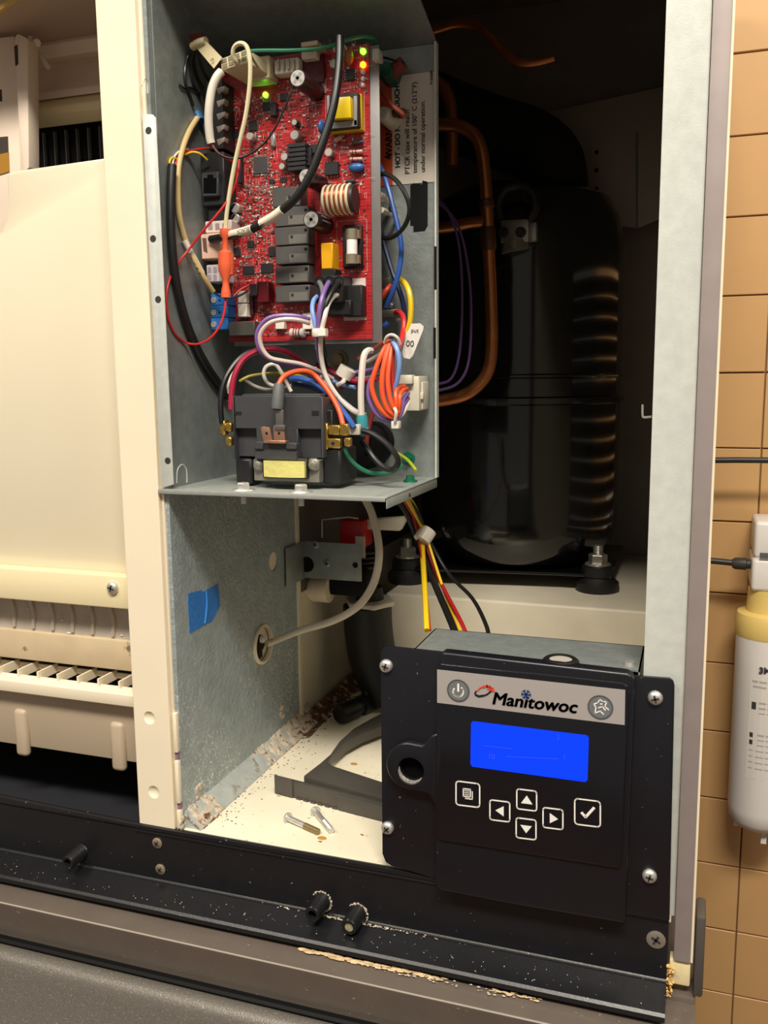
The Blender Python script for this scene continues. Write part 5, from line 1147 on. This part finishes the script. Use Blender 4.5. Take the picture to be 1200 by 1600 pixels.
# violet and white wires looping left
wire('harness_wire', [(484, 499, .07), (465, 494, .062), (440, 493, .056), (420, 497, .053), (407, 509, .052), (401, 525, .052), (405, 545, .054), (418, 560, .058), (440, 568, .064), (470, 575, .072), (500, 588, .080)], 3.4, WP, 'violet wire looping left under the board')
wire('harness_wire', [(484, 505, .068), (465, 500, .060), (445, 499, .054), (425, 503, .051), (412, 513, .050), (406, 527, .050), (410, 545, .052), (422, 559, .055), (442, 564, .060), (470, 569, .068), (498, 580, .078), (520, 592, .09)], 3.6, WPK, 'pinkish white wire looping left under the board')
# crimson and black leads to the contactor
wire('contactor_lead', [(361, 640, .043), (362, 612, .045), (367, 585, .048), (380, 562, .054), (400, 549, .060), (420, 545, .066), (440, 548, .075), (458, 556, .085), (474, 567, .10), (490, 580, .12)], 4.6, WCR, 'thick crimson wire arching from the left of the contactor', 'wire')
wire('contactor_lead', [(347, 662, .043), (345, 640, .043), (346, 615, .045), (352, 592, .049), (364, 572, .056), (378, 557, .064), (395, 548, .074), (415, 545, .09)], 4.4, WB, 'thick black wire arching beside the crimson wire', 'wire')
wire('white_wire', [(358, 615, .060), (357, 603, .062), (362, 588, .068), (372, 572, .08)], 2.6, WW, 'white wire peeking out between the crimson and black leads')
wire('yellow_wire', [(374, 596, .09), (390, 588, .095), (415, 584, .10), (440, 584, .105), (462, 586, .11), (480, 590, .12)], 2.4, mat('wire_olive_yellow', 'A89A24', .4), 'olive yellow wire crossing behind the contactor top')
wire('white_wire', [(430, 604, .085), (418, 598, .088), (412, 585, .09), (416, 573, .092), (428, 569, .095), (436, 576, .097), (446, 594, .098), (455, 612, .098)], 3.0, WW, 'white wire curled in a loop above the contactor')
wire('white_wire', [(384, 594, .12), (400, 604, .118), (420, 609, .116), (440, 606, .115), (460, 600, .115), (480, 592, .12)], 2.8, mat('wire_dull_white', 'A8A296', .45), 'dull white wire sagging behind the contactor top')
ow = thing('orange_lead', 'orange wire with grey boot plugged on the contactor coil tab', 'wire', W(435, 668, .018))
P = [(434, 608, .022), (436, 600, .023), (444, 588, .028), (460, 581, .036), (478, 580, .044), (492, 587, .050), (506, 602, .050), (520, 622, .048), (530, 642, .044), (536, 664, .040)]
MB().tube([W(*p) for p in P], 4.2 * pxm(W(470, 580, .04)), 12, 6).build('wire', WO, ow)
k = MB(); k.lathe(W(436, 600, .023), W(433, 640, .018), [(0, .0042), (.2, .0050), (.85, .0054), (1, .0048)], 14); k.build('boot', mat('boot_grey', '5A5C5E', .5), ow)
k = MB(); k.slab((430, 640), (443, 668), .0170, .0028); k.slab((428, 664), (445, 672), .0165, .0036); k.build('crimp_terminal', mat('terminal_tin', '8E8A84', .3, .8), ow, bevel=.0006)
wire('blue_wire', [(455, 592, .07), (470, 592, .062), (490, 598, .055), (510, 612, .052), (530, 635, .050), (545, 655, .047), (553, 668, .046)], 4.6, WBL, 'bright blue wire running down to the right contactor terminal')
wire('blue_wire', [(458, 600, .075), (476, 603, .068), (494, 608, .060), (512, 620, .058), (525, 634, .058)], 3.8, WDB, 'navy wire under the bright blue wire above the contactor')
wire('white_wire', [(492, 575, .09), (505, 595, .085), (520, 612, .08), (540, 630, .075), (556, 642, .07), (572, 648, .072)], 3.2, mat('wire_lilac_white', 'BDB6C0', .4), 'lilac white wire crossing to the teal crimp')
# loom passing behind: crimson, pale blue, violet toward the right bundle
for pts, m, r__, lab in (([(495, 570, .125), (515, 578, .12), (535, 590, .115), (560, 596, .11), (590, 592, .10)], WCR, 4.0, 'crimson wire crossing behind the harness to the bundled loop'), ([(495, 582, .122), (512, 588, .12), (530, 600, .118), (555, 605, .112)], WLB, 3.6, 'pale blue wire crossing behind the harness'), ([(545, 583, .118), (570, 580, .11), (590, 574, .10), (606, 560, .085)], WP, 3.6, 'violet wire rising to the bundled loop'), ([(548, 592, .117), (575, 590, .11), (598, 582, .10)], WGR, 3.2, 'grey wire crossing to the bundled loop'), ([(560, 560, .11), (580, 548, .10), (596, 538, .08), (606, 532, .072)], mat('wire_brick', 'A8432A', .4), 3.8, 'brick red wire rising to the top of the bundled loop'), ([(530, 606, .12), (548, 600, .118), (566, 596, .115)], WR, 3.6, 'short red wire behind the white lead'), ([(575, 565, .105), (590, 556, .095), (604, 546, .08)], WPK, 3.4, 'pale wire joining the bundled loop')):
    wire('loom_wire', pts, r__, m, lab)
k = MB(); c = W(540, 582, .112); k.lathe(c + Vector((-.002, 0, -.004)), c + Vector((.003, 0, .004)), [(0, .0085), (1, .0085)], 16); k.tube([c + Vector((-.002, 0, -.006)), W(536, 597, .10), W(527, 602, .10)], .0022, 8, 4); tag(k.build('cable_tie', WHITEP), 'white cable tie on the loom behind the contactor', 'cable tie')
# white lead with teal crimp
wire('white_wire', [(580, 548, .070), (573, 549, .062), (568, 560, .058), (565, 590, .056), (564, 620, .056), (565, 652, .057)], 5.2, WW, 'thick white wire standing upright left of the bundled loop')
TEAL = mat('crimp_teal', '3C8C96', .3, coat=.3)
k = MB(); k.lathe(W(565, 648, .057), W(567, 668, .058), [(0, .0042), (.3, .0052), (1, .0050)], 14); k.lathe(W(558, 668, .056), W(572, 676, .058), [(0, .0040), (1, .0052)], 14); tag(k.build('crimp', TEAL), 'teal insulated crimp at the foot of the upright white wire', 'crimp')
k = MB(); k.slab((543, 663), (562, 680), .048, .006); tag(k.build('crimp', mat('crimp_milky', 'BDB8A8', .35), bevel=.0012), 'milky push-on terminal at the right of the contactor', 'crimp')
wire('black_wire', [(560, 672, .054), (578, 676, .050), (598, 688, .047), (614, 704, .046), (622, 720, .047), (616, 733, .049), (602, 732, .052), (588, 720, .056), (576, 704, .06), (566, 690, .068)], 4.8, WB, 'thick black wire looping at the lower right of the contactor')
k = MB(); c = W(562, 700, .12); k.lathe(c, c + Vector((0, .03, 0)), [(0, .018), (.3, .022), (1, .022)], 22); tag(k.build('cable_bushing', BLACKM), 'round black cable bushing behind the black wire loop', 'bushing')
wire('red_wire', [(585, 640, .12), (578, 660, .118), (574, 680, .116), (572, 700, .115)], 4.0, mat('wire_dull_red', '7E2A24', .4), 'dull red wire entering the round black bushing')
# earth leads
wire('green_wire', [(538, 702, .044), (546, 716, .048), (558, 728, .055), (574, 737, .064), (592, 740, .075), (610, 738, .088), (622, 733, .098), (628, 727, .104)], 3.3, WG, 'green wire sagging from the contactor to the earth screws')
wire('earth_wire', [(614, 706, .130), (624, 710, .128), (636, 718, .122), (644, 727, .116), (650, 735, .110)], 2.6, mat('wire_green_yellow', 'B8C83A', .35), 'green and yellow earth wire ending at the shelf screw')
# bundled loop of orange wires with tie and white plug
hub = (608, 534, .066)
loops = [(WO, [(608, 534, .068), (598, 550, .060), (586, 580, .056), (581, 605, .055), (590, 632, .056), (604, 648, .058), (616, 652, .060)], 4.0), (WO, [(610, 533, .066), (602, 560, .058), (597, 590, .054), (598, 618, .054), (606, 640, .056), (618, 650, .059)], 4.2), (WO, [(612, 532, .068), (609, 560, .060), (606, 590, .056), (608, 615, .055), (614, 636, .056), (622, 645, .060)], 4.0), (WO, [(620, 650, .060), (619, 630, .058), (618, 615, .060), (622, 606, .066), (632, 604, .078)], 3.8), (WO, [(622, 650, .062), (624, 632, .060), (625, 618, .062), (630, 610, .070), (636, 608, .082)], 3.6), (WP, [(606, 545, .072), (590, 575, .060), (577, 600, .058), (577, 625, .058), (590, 648, .060), (606, 657, .062), (620, 655, .062), (628, 640, .064), (630, 625, .068), (638, 614, .08)], 3.4), (WP, [(604, 550, .07), (602, 590, .062), (604, 618, .062)], 3.4), (WR, [(614, 534, .070), (613, 560, .066), (613, 590, .064), (616, 612, .064)], 3.8), (WLB, [(613, 532, .064), (621, 548, .060), (624, 570, .060), (621, 592, .062), (616, 610, .064)], 4.0), (WP, [(620, 652, .062), (628, 642, .066), (632, 630, .07), (638, 622, .08)], 3.0), (WW, [(619, 654, .062), (628, 648, .066), (635, 636, .072), (639, 628, .08)], 3.2), (WW, [(596, 600, .064), (600, 580, .064), (605, 560, .066)], 2.6), (WGR, [(616, 533, .07), (626, 552, .068), (626, 572, .068), (620, 595, .07)], 3.0)]
labs = ['outermost orange wire of the bundled loop', 'second orange wire of the bundled loop', 'third orange wire in the middle of the bundled loop', 'left orange wire turning up into the white plug', 'right orange wire turning up into the white plug', 'violet wire around the outside of the bundled loop', 'violet wire inside the bundled loop', 'red wire inside the bundled loop', 'pale blue wire down the right of the bundled loop', 'short violet wire entering the white plug', 'white wire entering the white plug', 'short white wire inside the bundled loop', 'grey wire behind the pale blue one in the bundled loop']
for (m, pts, r__), lab in zip(loops, labs): wire('bundle_wire', pts, r__, m, lab)
k = MB(); k.tube([W(601, 536, .063), W(604, 527, .060), W(612, 523, .059), W(621, 528, .060), W(625, 538, .063)], .0014, 8, 5); tag(k.build('cable_tie', mat('tie_pale', 'CFCBC2', .4)), 'pale cable tie over the top of the bundled loop', 'cable tie')
k = MB(); k.slab((611, 658), (623, 670), .058, .007); k.tube([W(617, 660, .057), W(619, 645, .0535), W(616, 637, .054)], .0016, 8, 4); tag(k.build('cable_tie', WHITEP, bevel=.0008), 'white cable tie at the bottom of the bundled loop', 'cable tie')
np_ = thing('nylon_plug', 'white nylon plug clipped in the back plate right of the bundled loop', 'connector', W(640, 650, .13))
NY = mat('plug_nylon', 'D5CFBC', .4)
k = MB(); k.slab((622, 588), (655, 642), .118, .030); nb = k.build('plug_body', NY, np_, bevel=.0012)
k = MB(); k.slab((620, 586), (644, 600), .112, .010); k.build('plug_latch', NY, np_, bevel=.001)
k = MB(); k.slab((648, 597), (661, 640), .126, .020); k.build('plug_flange', NY, np_, bevel=.001)
k = MB(); k.slab((650, 613), (661, 624), .1225, .005); k.build('plug_clip', NY, np_, bevel=.0006)
k = MB(); k.slab((628, 606), (640, 630), .1172, .001); k.build('plug_recess', mat('plug_recess', '9A937E', .5), nb)
# wires right of the board
wire('black_wire', [(588, 274, .115), (602, 272, .100), (618, 281, .090), (632, 300, .084), (640, 325, .084), (635, 348, .088), (622, 365, .094), (606, 372, .102), (590, 369, .115)], 3.8, WB, 'black wire making a round loop right of the circuit board')
wire('blue_wire', [(592, 258, .128), (600, 274, .122), (608, 300, .116), (617, 335, .112), (625, 370, .110), (627, 395, .110), (623, 425, .110), (614, 455, .112), (604, 480, .118)], 4.2, WBL, 'long bright blue wire down the back plate right of the board')
wire('blue_wire', [(590, 335, .136), (595, 360, .134), (604, 395, .132), (613, 425, .130), (622, 448, .128), (630, 475, .128), (633, 502, .130), (632, 515, .132)], 4.0, WDB, 'navy wire crossing behind the bright blue wire')
wire('yellow_wire', [(624, 436, .130), (632, 442, .120), (639, 455, .114), (642, 475, .112), (641, 500, .112), (636, 520, .113), (630, 534, .115)], 4.4, WY, 'yellow wire arching down to the white tag')
wire('red_wire', [(588, 474, .130), (597, 464, .126), (604, 453, .126), (610, 446, .130)], 4.0, mat('wire_orange_red', 'C8402E', .4), 'short orange red wire right of the board edge')
wire('red_wire', [(618, 488, .132), (626, 489, .124), (631, 500, .118), (630, 518, .112), (626, 535, .10), (620, 548, .088)], 4.4, WR, 'red wire dropping from the spade terminal to the bundled loop')
wire('blue_wire', [(590, 510, .128), (600, 509, .124), (606, 504, .124)], 3.8, WBL, 'short blue wire stub below the spade terminals')
SP = mat('spade_tin', '7E7A72', .35, .8)
for a, b, lab in (((592, 434), (612, 449), 'upper tin spade terminal right of the board'), ((592, 474), (612, 482), 'middle tin spade terminal right of the board'), ((590, 484), (622, 496), 'lower tin spade terminal with red wire right of the board')):
    k = MB(); k.slab(a, b, .132, .010); k.lathe(W(a[0], (a[1] + b[1]) / 2, .136), W(b[0] + 3, (a[1] + b[1]) / 2, .136), [(0, .0042), (1, .0036)], 10); tag(k.build('spade_terminal', SP, bevel=.001), lab, 'terminal')
for px, py, s, lab in ((589, 305, 8, 'large white nylon standoff at the board edge'), (596, 328, 5, 'small white nylon standoff at the board edge')):
    c = W(px, py, .106); q = s * pxm(c); k = MB(); k.lathe(c, Vector((c.x + .0, YB, c.z)), [(0, q * .9), (.1, q), (.3, q), (.32, q * .6), (1, q * .6)], 14); tag(k.build('nylon_standoff', mat('standoff_yellowed', 'D9D0B0', .4)), lab, 'standoff')
tg = thing('wire_tag', 'white paper tag with printed digits hanging on the yellow wire', 'tag', W(640, 560, .112))
tgp = MB().plate([(637, 509), (640, 506), (656, 505), (662, 510), (661, 516), (645, 556), (640, 561), (631, 559), (628, 553), (634, 522)], .1105, .0006).build('tag_sheet', mat('tag_white', 'DAD6CE', .5), tg)
d_ = math.radians(4); rt = Vector((math.cos(d_), 0, -math.sin(d_))); upv = Vector((math.sin(d_), 0, math.cos(d_)))
Mt = Matrix((rt, upv, Vector((0, -1, 0)))).transposed()
text('put', 'tag_print', W(642, 519, .1100), .0054, Mt, INK2, tgp, .00004); text('00', 'tag_print', W(634, 541, .1100), .0078, Mt, INK2, tgp, .00004)
# terminal cups and leads behind the warning label edge
wire('red_wire', [(590, 138, .130), (602, 150, .120), (615, 166, .114), (628, 177, .114), (632, 182, .118)], 3.6, mat('wire_salmon', 'B8503C', .4), 'salmon red wire over the warning label')
wire('black_wire', [(590, 88, .128), (604, 91, .126), (618, 95, .128), (632, 99, .132)], 1.8, WB, 'thin black lead above the warning label')
k = MB(); k.lathe(W(606, 178, .135), W(630, 177, .122), [(0, .0036), (.7, .0036), (.75, .0044), (1, .0044)], 12); tag(k.build('ring_terminal', mat('terminal_bronze', '6A5A48', .4, .7)), 'bronze terminal at the end of the salmon red wire', 'terminal')
k = MB(); c = W(599, 178, .122); k.lathe(c, Vector((c.x, YB, c.z)), [(0, .0062), (.2, .0074), (.9, .0074), (1, .008)], 22); tag(k.build('ceramic_post', mat('post_cream', 'D8D0BC', .4)), 'round cream insulator post beside the warning label', 'insulator')
k = MB(); c = W(600, 108, .125); k.lathe(c, Vector((c.x, YB, c.z)), [(0, .007), (.2, .0085), (1, .009)], 8); tag(k.build('green_screw', mat('cap_green', '2F5E50', .35, .3)), 'dark green screw head above the warning label', 'cap')
k = MB(); k.tube([W(604, 122, .138), W(616, 110, .135), W(630, 98, .133)], .006, 10, 3); tag(k.build('red_boot', mat('boot_red', '8C3A30', .5)), 'faded red boot on the lead above the warning label', 'boot')
# clip on the top edge of the board
k = MB(); k.slab((581, 76), (592, 93), .088, .012); tag(k.build('board_clip', mat('clip_clear', 'C9C5C0', .3), bevel=.001), 'clear plastic clip at the top right corner of the board', 'clip')
k = MB(); k.slab((470, 66), (496, 70), .070, .02); tag(k.build('top_clip', mat('clip_tan', 'B8A98E', .4), bevel=.0006), 'tan clip under the green wire on the top edge of the board', 'clip')
bpy.context.view_layer.update()
